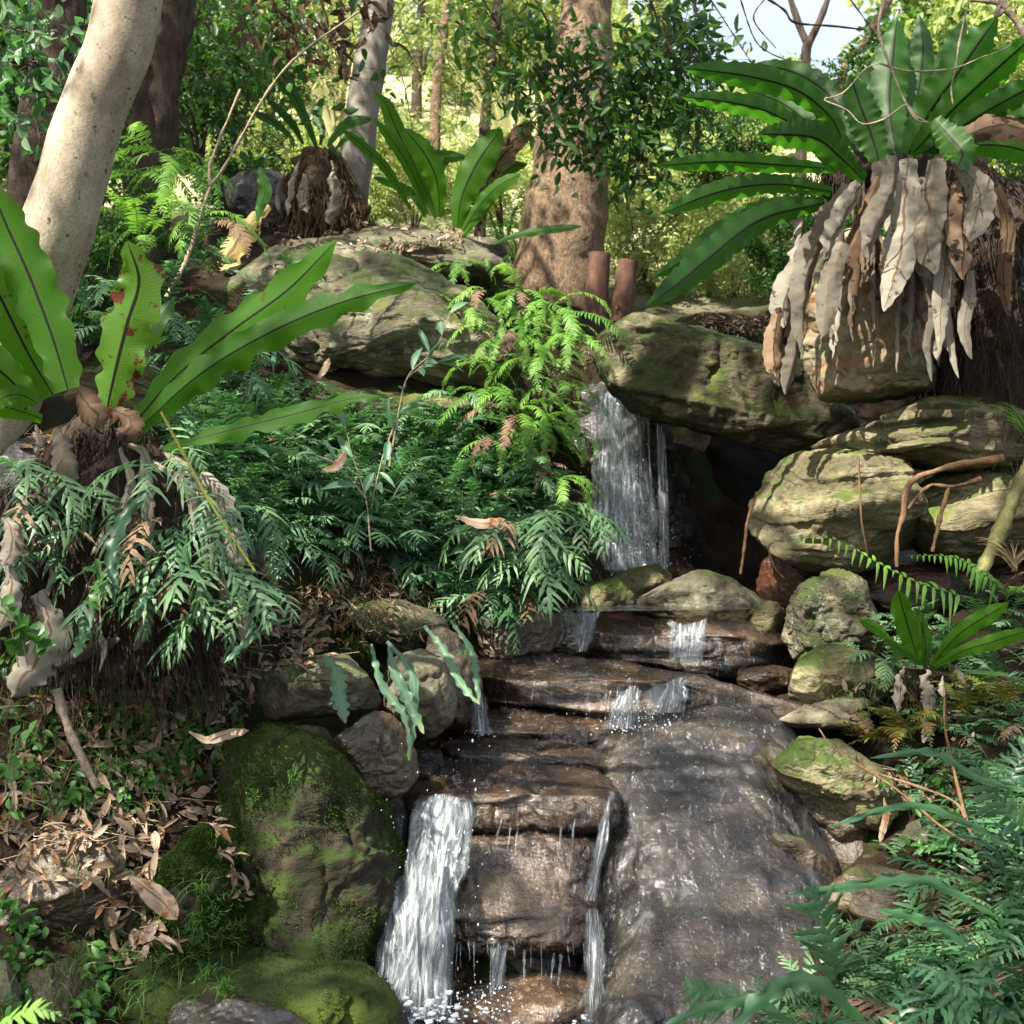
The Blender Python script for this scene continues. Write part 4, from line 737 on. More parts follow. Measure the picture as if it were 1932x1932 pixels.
# the mat of small ferns nobody could count
def carpet(name, label, poly, n, kinds, size, ymax=9, lift=.01):
    mb = MB(); src = {k: [] for k in kinds}
    for k in kinds:
        for me in FS[k]:
            co = np.zeros(len(me.vertices) * 3, np.float32); me.vertices.foreach_get('co', co); q = np.zeros(len(me.loops), np.int32); me.loops.foreach_get('vertex_index', q)
            d = np.zeros(len(me.vertices) * 3, np.float32); me.attributes['dat'].data.foreach_get('vector', d)
            src[k].append((co.reshape(-1, 3), q.reshape(-1, 4), d.reshape(-1, 3)))
    for h, nn in scatter_px(poly, n, ymax):
        for _ in range(2):
            V, Q, D = src[kinds[rng.integers(len(kinds))]][rng.integers(5)]; a = rng.random() * 6.28 if rng.random() < .5 else S + 1.2 * rng.standard_normal(); s = size * (.6 + .7 * rng.random())
            c, sn = math.cos(a), math.sin(a); W = V @ np.array([[c, sn, 0], [-sn, c, 0], [0, 0, 1]]) * s; D = D.copy(); D[:, 2] = rng.random(); mb.add(W + h + nn * lift, Q, D=D)
    return mb
mb = carpet('x', '', CARPET, 620, ['shade'], .72); mk_ = carpet('x', '', CARPET, 190, ['kangh', 'kang'], .62); V_, Q_, T_, D_ = mk_.data(); mb.add(V_, Q_, D=D_); tag(obj('fern_carpet', mb.mesh('fern_carpet'), M_blue2), 'dense mat of small blue green ferns over the left bank', 'fern', kind='stuff')
mb = carpet('x', '', [(440,720),(520,760),(940,850),(900,900),(640,850),(440,860),(340,800)], 160, ['shade'], .7); mb2 = carpet('x', '', [(900,480),(1100,540),(1120,640),(1080,780),(1050,880),(940,880),(900,780),(960,690)], 150, ['fish'], .6, ymax=8)
tag(obj('fern_fringe', mb.mesh('fern_fringe'), M_blue2), 'loose ferns growing under the lip of the lichen boulder', 'fern', kind='stuff')
tag(obj('sunlit_ferns', mb2.mesh('sunlit_ferns'), M_lime), 'tangle of small sunlit ferns on the bank above the upper fall', 'fern', kind='stuff')
mb = carpet('x', '', [(1470,1900),(1600,1840),(1800,1850),(1880,1640),(1850,1500),(2000,1380),(2100,2000),(1480,2000)], 170, ['shade'], .8)
mb3 = carpet('x', '', [(1640,1330),(1680,1220),(1760,1130),(2000,1080),(2000,1420),(1800,1400)], 120, ['shade'], .62); V_, Q_, T_, D_ = mb3.data(); mb.add(V_, Q_, D=D_)
tag(obj('bank_ferns', mb.mesh('bank_ferns'), M_blue2), 'low ferns covering the soil of the right bank', 'fern', kind='stuff')

# ---------- broad leaved seedlings, saplings and twigs
def leafy(label, name, cat, stems, Y, mat, smat, nl, L, W, rad=.003, leafname='foliage', group=None, fine=True, tipup=.2):
    org = at(*stems[0][0], Y); o = thing(name, label, cat, org, group); st = MB(); lv = MB()
    for s in stems:
        P = spline(pxpath(s, Y, Y - .05 + .1 * rng.random()), 30); tube(st, P, [rad, rad * .4], 6, cap=False)
        k = nl; idx = np.linspace(6, 29, k).astype(int); d = nrm(rdir(k) * .8 + np.gradient(P, axis=0)[idx] / np.linalg.norm(np.gradient(P, axis=0)[idx], axis=1)[:, None] * .7 + np.array([0, -.2, tipup]))
        leaves(lv, P[idx], d, rdir(k) * .4 + np.array([0, -.6, .8]), L * (.6 + .6 * rng.random(k)), W * (.7 + .5 * rng.random(k)), fine)
    obj('stem', st.mesh('stem', org), smat, o); obj(leafname, lv.mesh(leafname, org), mat, o); return o
def twig(label, name, cat, paths, Y, mat, rad, dY=.0, group=None):
    org = at(*paths[0][0], Y); o_mb = MB()
    for i, s in enumerate(paths): tube(o_mb, pxpath(s, Y, Y + dY), np.array(rad) * (1 if i == 0 else .6), 8, 40, amp=rad[0] * .25, freq=30)
    return tag(obj(name, o_mb.mesh(name, org), mat, loc=org), label, cat, group)
twig('thin forked pale sapling stem rising before the ferns left of the lichen boulder', 'sapling', 'sapling', [c1([(890,1600),(1000,1400),(1080,1150),(1130,1000)]), c1([(1130,1000),(1220,870),(1420,520),(1600,300),(1932,60)]), c1([(1130,1000),(1130,880),(1220,650),(1290,480)])], 5.6, B_twig, [.012, .007], .1)
twig('straight yellow green stem leaning below the left nest fern', 'stem', 'stem', [c4([(865,430),(1000,680),(1150,950),(1370,1285)])], 3.45, B_ystem, [.0045, .0035])
leafy('slender sapling with long grey green leaves standing in front of the lichen boulder', 'sapling', 'sapling', [[(735,880),(750,790),(770,710),(820,660),(850,590)], [(770,712),(800,690),(840,680)], [(745,800),(720,870),(700,960)]], 5.0, M_blueleaf, B_twig, 7, .13, .032, .0045)
leafy('twig with large hanging grey green leaves above the fern carpet', 'seedling', 'seedling', [[(700,1040),(690,940),(665,860),(650,800)], [(690,940),(640,880),(600,860)]], 4.9, M_blueleaf, B_twig, 4, .12, .04, .004)
leafy('small seedling with bright oval leaves over the dark roots at the left', 'seedling', 'seedling', [c4([(540,1560),(535,1450),(530,1330),(540,1270)])], 3.4, M_leaf, B_twig, 12, .05, .022, .0022)
leafy('pale green seedling with round leaves at the left edge', 'seedling', 'seedling', [c4([(150,1800),(120,1650),(100,1520)]), c4([(100,1800),(60,1600),(20,1450)]), c4([(180,1780),(200,1700),(190,1640)])], 3.2, M_leaf, B_twig, 8, .055, .035, .0022)
leafy('weed with round leaves low at the left edge', 'seedling', 'seedling', [c9([(-3540,700),(-3520,500),(-3500,380)]), [(20,1500),(30,1420),(60,1380)]], 3.1, M_leaf, B_twig, 5, .05, .032, .002)
twig('thin brown branch crossing the right edge from below the mossy slab', 'branch', 'branch', [c9([(1960,1520),(1900,1370),(1800,1100),(1690,990),(1620,830),(1540,500),(1505,330),(1505,180)]), c9([(1690,990),(1500,880),(1230,660),(1050,545),(900,440),(830,345)]), c9([(1620,830),(1560,740),(1400,670),(1060,560)])], 3.7, B_root, [.009, .003], .25)
twig('dead brown stick standing among the bottom right ferns', 'stick', 'stick', [c9([(880,1960),(860,1750),(820,1600),(790,1520)])], 3.4, B_root, [.013, .010])
twig('pale dead stick leaning on the soil at the left', 'stick', 'stick', [c1([(300,3700),(350,3860),(420,4030),(520,4230)])], 3.55, B_twig, [.015, .011])
twig('slanting olive stem at the right edge in front of the layered block', 'sapling', 'sapling', [c6([(2000,640),(1900,850),(1800,1080),(1700,1300)])], 5.3, bark('olive_bark', (.10, .10, .035), (.20, .19, .08), (8, 8, 2), .7, bk=.3), [.034, .030])
twig('thick root bending down between the layered boulder and the right block', 'root', 'root', [c6([(1820,680),(1650,700),(1480,740),(1330,800),(1290,900),(1285,980),(1250,1100),(1250,1260)]), c6([(1700,790),(1540,830),(1440,820),(1370,870),(1310,950)]), c6([(1530,830),(1480,1000),(1440,1180)])], 5.3, B_root, [.017, .009])
twig('thin straight root hanging over the face of the layered boulder', 'root', 'root', [c6([(1042,670),(1050,850),(1060,1020),(1090,1190)])], 5.28, B_root, [.005, .004])
twig('thin root hanging inside the cave mouth', 'root', 'root', [c6([(500,860),(450,1000),(430,1150),(410,1300)])], 5.6, B_root, [.008, .006])
twig('red root curling under the layered boulder', 'root', 'root', [c6([(590,1120),(560,1160),(590,1260),(640,1320)])], 5.45, B_root, [.005, .003])
twig('bare pale twigs hanging into the top right corner before the nest fern', 'branch', 'branch', [c3([(1800,-60),(1830,40),(1870,90),(1932,190)]), c3([(1830,50),(1780,90),(1790,20),(1640,0)])], 4.6, B_twig, [.013, .011])
twig('curving bare pale twig loop in front of the right nest fern', 'branch', 'branch', [c3([(1190,-40),(1150,150),(1200,320),(1290,540),(1350,640),(1420,660)]), c3([(1420,660),(1340,620),(1300,560),(1180,640),(1060,665),(980,590),(860,535),(960,500),(1080,370),(1160,340)]), c3([(1640,-20),(1590,200),(1560,380),(1540,470),(1550,560)]), c3([(1160,340),(1300,380),(1540,370),(1700,310),(1850,250),(1860,190)])], 4.9, B_twig, [.0075, .004])
twig('dark fine bare twigs crossing the bright sky gap', 'branch', 'branch', [c3([(500,-40),(640,50),(700,120),(900,140),(1080,160)]), c3([(980,-30),(1080,110),(1150,220)]), c3([(400,-30),(480,200),(560,280),(700,340)]), c3([(250,0),(380,200),(470,340)]), c3([(560,-30),(480,100),(600,260)])], 6.5, B_dark, [.007, .005])

# ---------- spiky clumps, grass, litter, moss
def blades(mb, p, n, L, W, up=1., seg=6, droop=.8, dirs=None):
    for i in range(n):
        a = rng.random() * 6.28; v = np.array([np.cos(a) * .5, np.sin(a) * .5, up]) if dirs is None else nrm(dirs + .4 * rng.standard_normal(3)); l = L * (.5 + .7 * rng.random()); q = [np.array(p) + .01 * rng.standard_normal(3)]
        for k in range(seg): v = nrm(v + np.array([0, 0, -droop / seg]) * (1 + k * .3)); q.append(q[-1] + v * l / seg)
        q = np.array(q); s = nrm(np.cross(v, [.3, .9, .2])); w = W * np.array([.6, 1, 1, .85, .6, .35, .05])[:seg + 1, None]
        V = np.stack([q - s * w, q + s * w], 1).reshape(-1, 3); D = np.zeros((len(V), 3)); D[:, 0] = np.repeat(np.linspace(0, 1, seg + 1), 2); D[:, 2] = rng.random(); mb.add(V, grid_faces(seg + 1, 2), D=D)
for lab, px, py, Y, L, mt in [('spiky grass like tuft at the right edge under the shaggy root mass', 1945, 830, 5.3, .25, M_grass), ('drying fan of narrow pale leaves at the right edge behind the olive stem', 1915, 1070, 5.2, .2, M_straw)]:
    mb = MB(); blades(mb, (0, 0, 0), 34, L, .004); tag(obj('grass_tuft', mb.mesh('grass_tuft'), mt, loc=at(px, py, Y)), lab, 'grass')
mb = MB()
for poly, n, L in [(CARPET, 150, .2), ([(-20,1780),(250,1800),(300,1960),(-20,1960)], 60, .12), ([(250,1350),(420,1250),(600,1180),(700,1120),(850,1160),(760,1250),(560,1250),(420,1400),(250,1480)], 120, .10), ([(0,1300),(250,1350),(420,1450),(250,1560),(0,1560)], 90, .16), ([(100,1600),(400,1650),(450,1900),(150,1900)], 60, .10), ([(1500,1260),(1700,1260),(1700,1340),(1560,1330)], 30, .1)]:
    for h, nn in scatter_px(poly, n): blades(mb, h, 4, L, .0014, .9, dirs=np.array([0, -.3, .9]), droop=1.3)
tag(obj('grass', mb.mesh('grass'), M_grass), 'thin green grass blades on the left bank', 'grass', kind='stuff')
mb = MB()
for h, nn in scatter_px([(560,1060),(640,1010),(760,1040),(830,1130),(700,1180),(560,1180)], 90) + scatter_px([(0,1150),(420,1200),(300,1450),(0,1450)], 60): blades(mb, h, 6, .13, .0012, .8, dirs=np.array([.1, -.3, .7]), droop=1.5)
tag(obj('dry_grass', mb.mesh('dry_grass'), M_straw), 'dry tangled straw coloured grass on the left bank', 'grass', kind='stuff')
# feathery bright sprigs over the moss
mb = MB()
for h, nn in scatter_px([(380,1600),(440,1620),(470,1700),(440,1880),(340,1860)], 26) + scatter_px([(250,1350),(430,1300),(440,1420),(300,1520)], 26) + scatter_px([(430,1430),(560,1430),(600,1500),(480,1500)], 8):
    q = h + nn * .03; tube(mb, np.array([h, q]), [.0008, .0006], 3, cap=False); k = 16; leaves(mb, np.repeat(q[None], k, 0) + .012 * rng.standard_normal((k, 3)), rdir(k, .3), rdir(k), .03, .003)
tag(obj('sprigs', mb.mesh('sprigs'), M_grass), 'bright feathery sprigs growing over the mossy rocks', 'plant', kind='stuff')
mb = MB()
for h, nn in scatter_px([(0,1240),(300,1250),(480,1200),(480,1340),(420,1480),(200,1560),(0,1560)], 130) + scatter_px([(0,1700),(250,1800),(200,1960),(0,1960)], 30) + scatter_px([(1650,1480),(1900,1420),(1900,1650),(1700,1620)], 40):
    q = h + nn * .02 + np.array([0, 0, .03 * rng.random()]); k = 7; leaves(mb, np.repeat(q[None], k, 0) + .014 * rng.standard_normal((k, 3)), rdir(k, .2), nrm(rdir(k) * .5 + np.array([0, -.5, .8])), .032 * (.5 + rng.random(k)), .02, True)
tag(obj('weeds', mb.mesh('weeds'), M_leaf), 'small round leaved green weeds among the litter', 'weeds', kind='stuff')
# moss stubble
mb = MB()
for o, V, Fc in ROCKS:
    if o.name.startswith('mossy_boulder'):
        big = len(V) > 20000; c = V[Fc].mean(1); nf = nrm(np.cross(V[Fc[:, 1]] - V[Fc[:, 0]], V[Fc[:, 2]] - V[Fc[:, 0]])); vis = (nf[:, 1] < .3) | (nf[:, 2] > .3)
        idx = np.flatnonzero(vis & (fbm(c * 5, 3, 77) > -.35)); idx = rng.choice(idx, min(len(idx), 34000)); k = len(idx)
        leaves(mb, c[idx] + .004 * rng.standard_normal((k, 3)), nrm(nf[idx] + .7 * rng.standard_normal((k, 3))), rdir(k), (.008 + .008 * np.clip(fbm(c[idx] * 14, 2, 5), -.5, 1)) * (.5 + rng.random(k)), .0045)
tag(obj('moss', mb.mesh('moss'), M_mossb), 'short moss growing on the lower left boulders', 'moss', kind='stuff')
# leaf litter
mb = MB(); tw = MB()
LP = [([(0,1340),(420,1250),(480,1330),(420,1420),(400,1500),(300,1580),(190,1600),(0,1600)], 400, .06), ([(190,1590),(290,1560),(300,1650),(330,1780),(220,1830),(190,1740)], 130, .07), ([(560,1100),(720,1060),(860,1160),(640,1240),(480,1240)], 160, .045), ([(330,1180),(620,1150),(620,1250),(440,1300),(330,1260)], 130, .05),
      ([(400,1440),(420,1600),(460,1700),(440,1700),(395,1560)], 40, .05), ([(1600,1480),(1850,1400),(1932,1560),(1750,1540)], 70, .045), ([(1500,1270),(1750,1260),(1850,1420),(1640,1340)], 60, .05), ([(480,430),(900,400),(900,470),(560,480)], 160, .05), ([(1280,590),(1460,600),(1470,650),(1350,630)], 130, .035), ([(600,880),(900,900),(900,1100),(640,1050)], 60, .05), ([(0,1560),(190,1560),(190,1660),(0,1680)], 60, .045), ([(40,800),(400,830),(400,900),(40,900)], 40, .06)]
for poly, n, L in LP:
    hs = scatter_px(poly, n)
    if not hs: continue
    H = np.array([a for a, b in hs]); Nn = np.array([b for a, b in hs]); k = len(H); u = nrm(Nn + .55 * rng.standard_normal((k, 3)) + np.array([0, -.2, .2])); d = nrm(np.cross(u, rdir(k)))
    for q_ in range(k // 5): a_ = H[rng.integers(k)] + Nn[0] * .02; tube(tw, np.array([a_, a_ + rdir(1)[0] * [1, 1, .3] * L * 1.3, a_ + rdir(1)[0] * [1, 1, .3] * L * 2.2]), [.0022, .001], 4, 7, cap=False)
    leaves(mb, H + Nn * .012 + .02 * rng.standard_normal((k, 3)) * [1, 1, .2], nrm(d + .5 * rdir(k)), nrm(u + .6 * rdir(k)), L * (.2 + .5 * rng.random(k)), L * .3 * (.3 + rng.random(k)), False)
    leaves(mb, H + Nn * (.006 + .03 * rng.random((k, 1))), d, u, L * (.6 + .9 * rng.random(k)), L * .36 * (.5 + .8 * rng.random(k)), True)
tag(obj('twig_litter', tw.mesh('twig_litter'), B_twig), 'broken twigs scattered in the leaf litter', 'twigs', kind='stuff')
tag(obj('leaf_litter', mb.mesh('leaf_litter'), M_lit), 'drift of tan and brown dead leaves on the banks', 'leaf litter', kind='stuff')
def bigleaf(lab, pts, wd, Y, m=M_lit, **k):
    P = pxpath(pts, Y, Y - .03); V, Q, D = strap(P, wd / 2 * m_px(Y), (.2, -.9, .5), nu=20, wave=.3, fold=.2, base=.2, **k); tag(obj('dead_leaf', mesh_np('dead_leaf', V - P[0], [Q], D), m, loc=P[0]), lab, 'leaf')
bigleaf('broad pinkish dead leaf with a pointed tip hanging at the edge of the moss', c9([(-3180,-130+0),(-3100,-60)]) if 0 else [(246,1655),(280,1680),(310,1705),(334,1735)], 44, 3.42)
bigleaf('long pale curled leaf bridging the soil above the moss boulder', [(356,1380),(390,1395),(430,1385),(470,1378)], 20, 3.75)
bigleaf('brown leaf lying on the shallow water at the bottom', [(576,1903),(590,1895),(602,1880),(615,1868)], 16, 3.5)
bigleaf('upright pale leaf propped on the mossy slab', [(1668,1505),(1672,1540),(1665,1570),(1660,1590)], 14, 4.1)
bigleaf('yellow dead frond blotched with black lying against the upper rocks', c1([(1440,1110),(1350,1200),(1260,1320),(1180,1460)]), 50, 6.9, M_yel, crum=.2)
bigleaf('green leaf rising beside the yellow dead frond', c1([(1380,1190),(1400,1100),(1425,1020),(1395,900)]), 26, 6.8, M_leaf)
bigleaf('grey dead leaf caught on the ferns of the left carpet', c4([(1690,270),(1740,200),(1770,140)]), 14, 4.8)
bigleaf('small curled brown leaf held up in the left carpet', c4([(1730,740),(1800,720),(1860,640)]), 20, 4.8)
bigleaf('tan leaf on the lit ferns left of the upper steps', c2([(660,2770),(800,2810),(930,2790)]) , 22, 5.05)
# thin matted dead fronds and small frayed scraps under the right fern
for i in range(26):
    x = 1480 + 330 * rng.random(); y = 330 + (60 + .5 * abs(x - 1640)) * rng.random(); L_ = 120 + 190 * rng.random(); dx = (x - 1660) * .12
    frond(rf, at(1690, 330, 5.75), [(x, y), (x + dx * .6, y + L_ * .35), (x + dx, y + L_ * .7), (x + dx + 12 * rng.standard_normal(), y + L_)], 14 + 22 * rng.random(), 5.5 + .12 * rng.random(), 5.42, M_dead if rng.random() < .6 else M_deadb, name='dead_frond', wave=.5, nw=4, crum=.2, curl=.8, fold=.5, nu=40, nv=7, base=.4, peak=.4, edge=.2, N=(rng.standard_normal(), -1, .1))
# ---------- water
def fall_mat(nm, DEN, wc):
    t = NT(nm); s_, u_, r_ = t.dat(); v = t.comb(t.math('MULTIPLY', u_, 1.), t.math('MULTIPLY', s_, 1.), t.math('MULTIPLY', r_, 9.))
    n1 = t.noise(t.scale(v, (16, 1.6, 1)), 1.6, 5, .65, .5); n2 = t.noise(t.scale(v, (55, 4, 1)), 1.5, 4, .65, .4); n3 = t.noise(t.scale(v, (4, 2.2, 1)), 1.5, 3)
    d = t.math('ADD', t.math('ADD', t.math('MULTIPLY', n1, .66), t.math('MULTIPLY', n2, .34)), t.math('MULTIPLY_ADD', n3, .7, -.35))
    au = t.math('ABSOLUTE', u_); ed = t.step(au, .8, 1., 1., 0.); d = t.math('SUBTRACT', d, t.math('MULTIPLY', t.math('POWER', au, 3.), .2))
    m = t.math('MULTIPLY', t.step(d, DEN - .02, DEN + .2, .06, .9), ed)
    nb = t.bump(n2, .8, .012, t.bump(n1, .8, .03))
    w1 = t.bsdf(wc, .25, nb, .6); gl = t.n('BsdfGlossy'); gl.inputs['Roughness'].default_value = .12; t.set(gl.inputs['Normal'], nb); gl.inputs['Color'].default_value = (.9, .95, 1, 1)
    tp = t.n('BsdfTransparent'); tp.inputs[0].default_value = (.93, .95, .95, 1)
    return t.done(t.mixs(m, t.mixs(t.math('MULTIPLY', ed, .10), tp.outputs[0], gl.outputs[0]), w1))
M_fall = fall_mat('falling_water', .50, (.66, .71, .76)); M_fall2 = fall_mat('falling_water_white', .42, (.66, .70, .73))

t = NT('water_film'); P = t.pos(); fl = t.noise(t.scale(P, (34, 12, 5)), 1.6, 6, .7, .8); fn = t.noise(t.scale(P, (110, 50, 20)), 1.5, 4, .75, .5); rp = t.noise(P, 55, 3, .6, .6)
nb = t.bump(fn, .9, .010, t.bump(fl, .9, .03)); fr = t.n('Fresnel'); fr.inputs[0].default_value = 1.36; t.set(fr.inputs[1], t.bump(fn, .5, .008, t.bump(fl, .4, .012)))
gl = t.n('BsdfGlossy'); gl.inputs['Roughness'].default_value = .1; t.set(gl.inputs['Normal'], nb); tp = t.n('BsdfTransparent'); tp.inputs[0].default_value = (.98, .98, .97, 1)
cl = t.mixs(t.math('MULTIPLY_ADD', fr.outputs[0], .8, .02, clamp=True), tp.outputs[0], gl.outputs[0])
w1 = t.bsdf((.5, .55, .6), .3, nb, .6); stq = t.math('MULTIPLY', t.step(fl, .50, .66), t.step(fn, .46, .62, 0., .55))
M_film = t.done(t.mixs(stq, cl, w1))

t = NT('pool_water'); P = t.pos(); rp = t.noise(P, 16, 4, .6, 1.2); r2 = t.noise(P, 60, 3); nb = t.bump(r2, .4, .006, t.bump(rp, .8, .03)); fr = t.n('Fresnel'); fr.inputs[0].default_value = 1.33; t.set(fr.inputs[1], nb)
gl = t.n('BsdfGlossy'); gl.inputs['Roughness'].default_value = .05; t.set(gl.inputs['Normal'], nb); tp = t.n('BsdfTransparent'); tp.inputs[0].default_value = (.55, .5, .42, 1)
w1 = t.bsdf((.62, .66, .7), .35, nb, .5); df = t.n('VectorMath', operation='DISTANCE'); t.set(df.inputs[0], P); df.inputs[1].default_value = (-.32, 3.75, -.09); nf = t.step(df.outputs['Value'], .05, .5, .16, 0.)
fo = t.math('MULTIPLY', t.step(t.math('ADD', rp, nf), .58, .7), t.step(t.math('ADD', r2, nf), .42, .62, 0., .85))
M_pool = t.done(t.mixs(fo, t.mixs(t.math('MULTIPLY_ADD', fr.outputs[0], 1.2, .1, clamp=True), tp.outputs[0], gl.outputs[0]), w1))
t = NT('foam'); P = t.pos(); M_foam = t.done(t.bsdf((.7, .74, .78), .35, t.bump(t.noise(P, 120, 3), .6, .006), .5))

def fall_sheet(mb, top, bot, w0, w1, Y0, Y1, nu=60, nv=40, arc=.1, ruf=.02, seed=0):
    """a falling sheet: top and bottom centre in px, half widths in px, arcs away from the rock; has thickness from its two faces"""
    s = np.linspace(0, 1, nu); u = np.linspace(-1, 1, nv); cx = top[0] + (bot[0] - top[0]) * s; cy = top[1] + (bot[1] - top[1]) * s ** 1.15
    hw = (w0 + (w1 - w0) * s) * (1 + .10 * np.sin(s * 9 + seed) + .06 * np.sin(s * 23 + seed * 2)); px = cx[:, None] + hw[:, None] * u[None]; py = np.repeat(cy[:, None], nv, 1) + 6 * np.sin(u * 3 + seed)[None] * (1 - s[:, None])
    Y = (Y0 + (Y1 - Y0) * s ** .5)[:, None] - arc * (1 - u[None] ** 2) * np.sqrt(s)[:, None]
    V = at(px, py, Y).reshape(-1, 3); X = np.stack([px.ravel() * .05, py.ravel() * .006, np.full(px.size, seed * 3.)], -1)
    V[:, 1] += ruf * fbm(X * 1.5, 3, seed); V[:, 0] += ruf * .6 * fbm(X + 9, 3, seed + 5)
    D = np.stack([np.repeat(s, nv) * (abs(bot[1] - top[1]) / 200.), np.tile(u, nu), np.full(nu * nv, (seed * .37) % 1)], -1)
    # back face closes the volume
    W = V + np.array([0, .012, 0]); n = len(V); gf = grid_faces(nu, nv)
    mb.add(np.vstack([V, W]), np.vstack([gf, gf[:, ::-1] + n]), D=np.vstack([D, D]))
def strands(mb, segs, Y, r=.0035):
    for (x0, y0, x1, y1) in segs:
        k = 14; s = np.linspace(0, 1, k); P = at(x0 + (x1 - x0) * s + .7 * np.sin(s * 5 + x0), y0 + (y1 - y0) * s ** 1.1, Y - .05 * np.sqrt(s))
        rr = r * (.5 + .9 * abs(np.sin(s * 8 + x0 * .7))) * (1 - .4 * s); tube(mb, P, rr, 6)
def spray(mb, c, n, sp, r=.0018):
    D, Fc = bmspray
    P = np.asarray(c) + rng.standard_normal((n, 3)) * np.array(sp); rr = r * (.3 + rng.random(n) ** 2 * 1.2)
    el = np.stack([np.ones(n), np.ones(n), 1 + 1.5 * rng.random(n)], -1)
    V = P[:, None] + D[None] * rr[:, None, None] * el[:, None]; Fq = Fc[None] + (np.arange(n) * len(D))[:, None, None]; mb.add(V.reshape(-1, 3), Tr=Fq.reshape(-1, 3))
_b = bmesh.new(); bmesh.ops.create_icosphere(_b, subdivisions=1, radius=1); bmspray = (np.array([v.co[:] for v in _b.verts]), np.array([[v.index for v in f.verts] for f in _b.faces])); _b.free()
drops = MB()
# upper fall
mb = MB()
fall_sheet(mb, (1175, 738), (1165, 1075), 26, 44, 6.72, 6.5, arc=.06, seed=1); fall_sheet(mb, (1180, 760), (1200, 1080), 34, 50, 6.75, 6.55, nv=60, arc=.08, seed=2)
fall_sheet(mb, (1150, 735), (1130, 990), 16, 22, 6.7, 6.45, arc=.03, seed=3); fall_sheet(mb, (1245, 800), (1252, 1080), 9, 10, 6.65, 6.5, arc=.02, seed=4)
strands(mb, [(1240,800,1252,1070),(1222,780,1232,1000),(1205,770,1210,900),(1130,760,1115,960),(1255,820,1262,1060),(1165,750,1120,1000)], 6.5, .004)
tag(obj('water_upper_fall', mb.mesh('water_upper_fall'), M_fall), 'upper waterfall dropping over the dark cliff face', 'waterfall', kind='structure')
spray(drops, at(1190, 1040, 6.4), 520, (.13, .05, .09)); spray(drops, at(1180, 900, 6.45), 300, (.10, .04, .3), .0015)
# lower fall
mb = MB()
fall_sheet(mb, (838, 1505), (812, 1735), 64, 50, 4.08, 3.95, nv=60, arc=.05, seed=5); fall_sheet(mb, (842, 1510), (785, 1925), 52, 66, 4.05, 3.86, nv=60, arc=.06, seed=6); fall_sheet(mb, (765, 1650), (775, 1925), 46, 66, 4.0, 3.86, nv=50, arc=.05, seed=7)
fall_sheet(mb, (835, 1730), (810, 1925), 24, 34, 3.95, 3.85, arc=.03, seed=8)
tag(obj('water_lower_fall', mb.mesh('water_lower_fall'), M_fall2), 'white curtain of water falling at the left of the lower step', 'waterfall', kind='structure')
mb = MB(); strands(mb, [(948,1545,930,1600),(962,1560,958,1612),(978,1565,966,1640),(1060,1560,1052,1620),(1085,1545,1072,1660)], 4.02, .003)
strands(mb, [(x, 1775 + 4 * math.sin(x), x + 4 * math.sin(x * 3), 1800 + 60 * rng.random()) for x in (862, 868, 884, 893, 918, 931, 968, 1003, 1022, 1071, 1079, 1100)], 3.98, .002)
strands(mb, [(942,1780,928,1900),(955,1785,938,1890),(990,1795,988,1850),(1045,1800,1038,1880),(1060,1800,1052,1860)], 3.95, .005)
fall_sheet(mb, (945, 1785), (932, 1905), 12, 14, 3.98, 3.9, nv=20, arc=.02, seed=9); fall_sheet(mb, (1155, 1500), (1110, 1700), 10, 12, 4.0, 3.98, nv=20, arc=.03, seed=10); fall_sheet(mb, (1118, 1720), (1125, 1932), 16, 28, 3.95, 3.8, nv=30, arc=.04, seed=11)
tag(obj('water_trickles', mb.mesh('water_trickles'), M_fall), 'thin trickles of water down the wet brown block', 'water', kind='structure')
# middle spills
mb = MB()
fall_sheet(mb, (1112, 1150), (1095, 1230), 26, 10, 5.35, 5.3, nv=26, arc=.03, seed=20); fall_sheet(mb, (1300, 1172), (1295, 1252), 40, 36, 5.33, 5.26, nv=40, arc=.04, seed=21)
fall_sheet(mb, (1265, 1285), (1255, 1345), 44, 46, 4.86, 4.8, nv=40, arc=.04, seed=22); fall_sheet(mb, (1190, 1300), (1170, 1375), 26, 34, 4.86, 4.78, nv=30, arc=.04, seed=23)
strands(mb, [(x, 1300 + 6 * math.sin(x), x - 6 + 5 * math.sin(x * 2), 1350 + 25 * rng.random()) for x in (1152, 1166, 1171, 1190, 1204, 1209, 1237, 1252, 1281, 1296)], 4.83, .0026)
strands(mb, [(x, 1175, x + 3 * math.sin(x), 1215 + 35 * rng.random()) for x in (1268, 1284, 1299, 1330)], 5.3, .002)
fall_sheet(mb, (900, 1300), (905, 1385), 16, 22, 4.85, 4.6, nv=20, seed=24)
tag(obj('water_middle_spill', mb.mesh('water_middle_spill'), M_fall), 'small spills of water over the middle slabs', 'water', kind='structure')
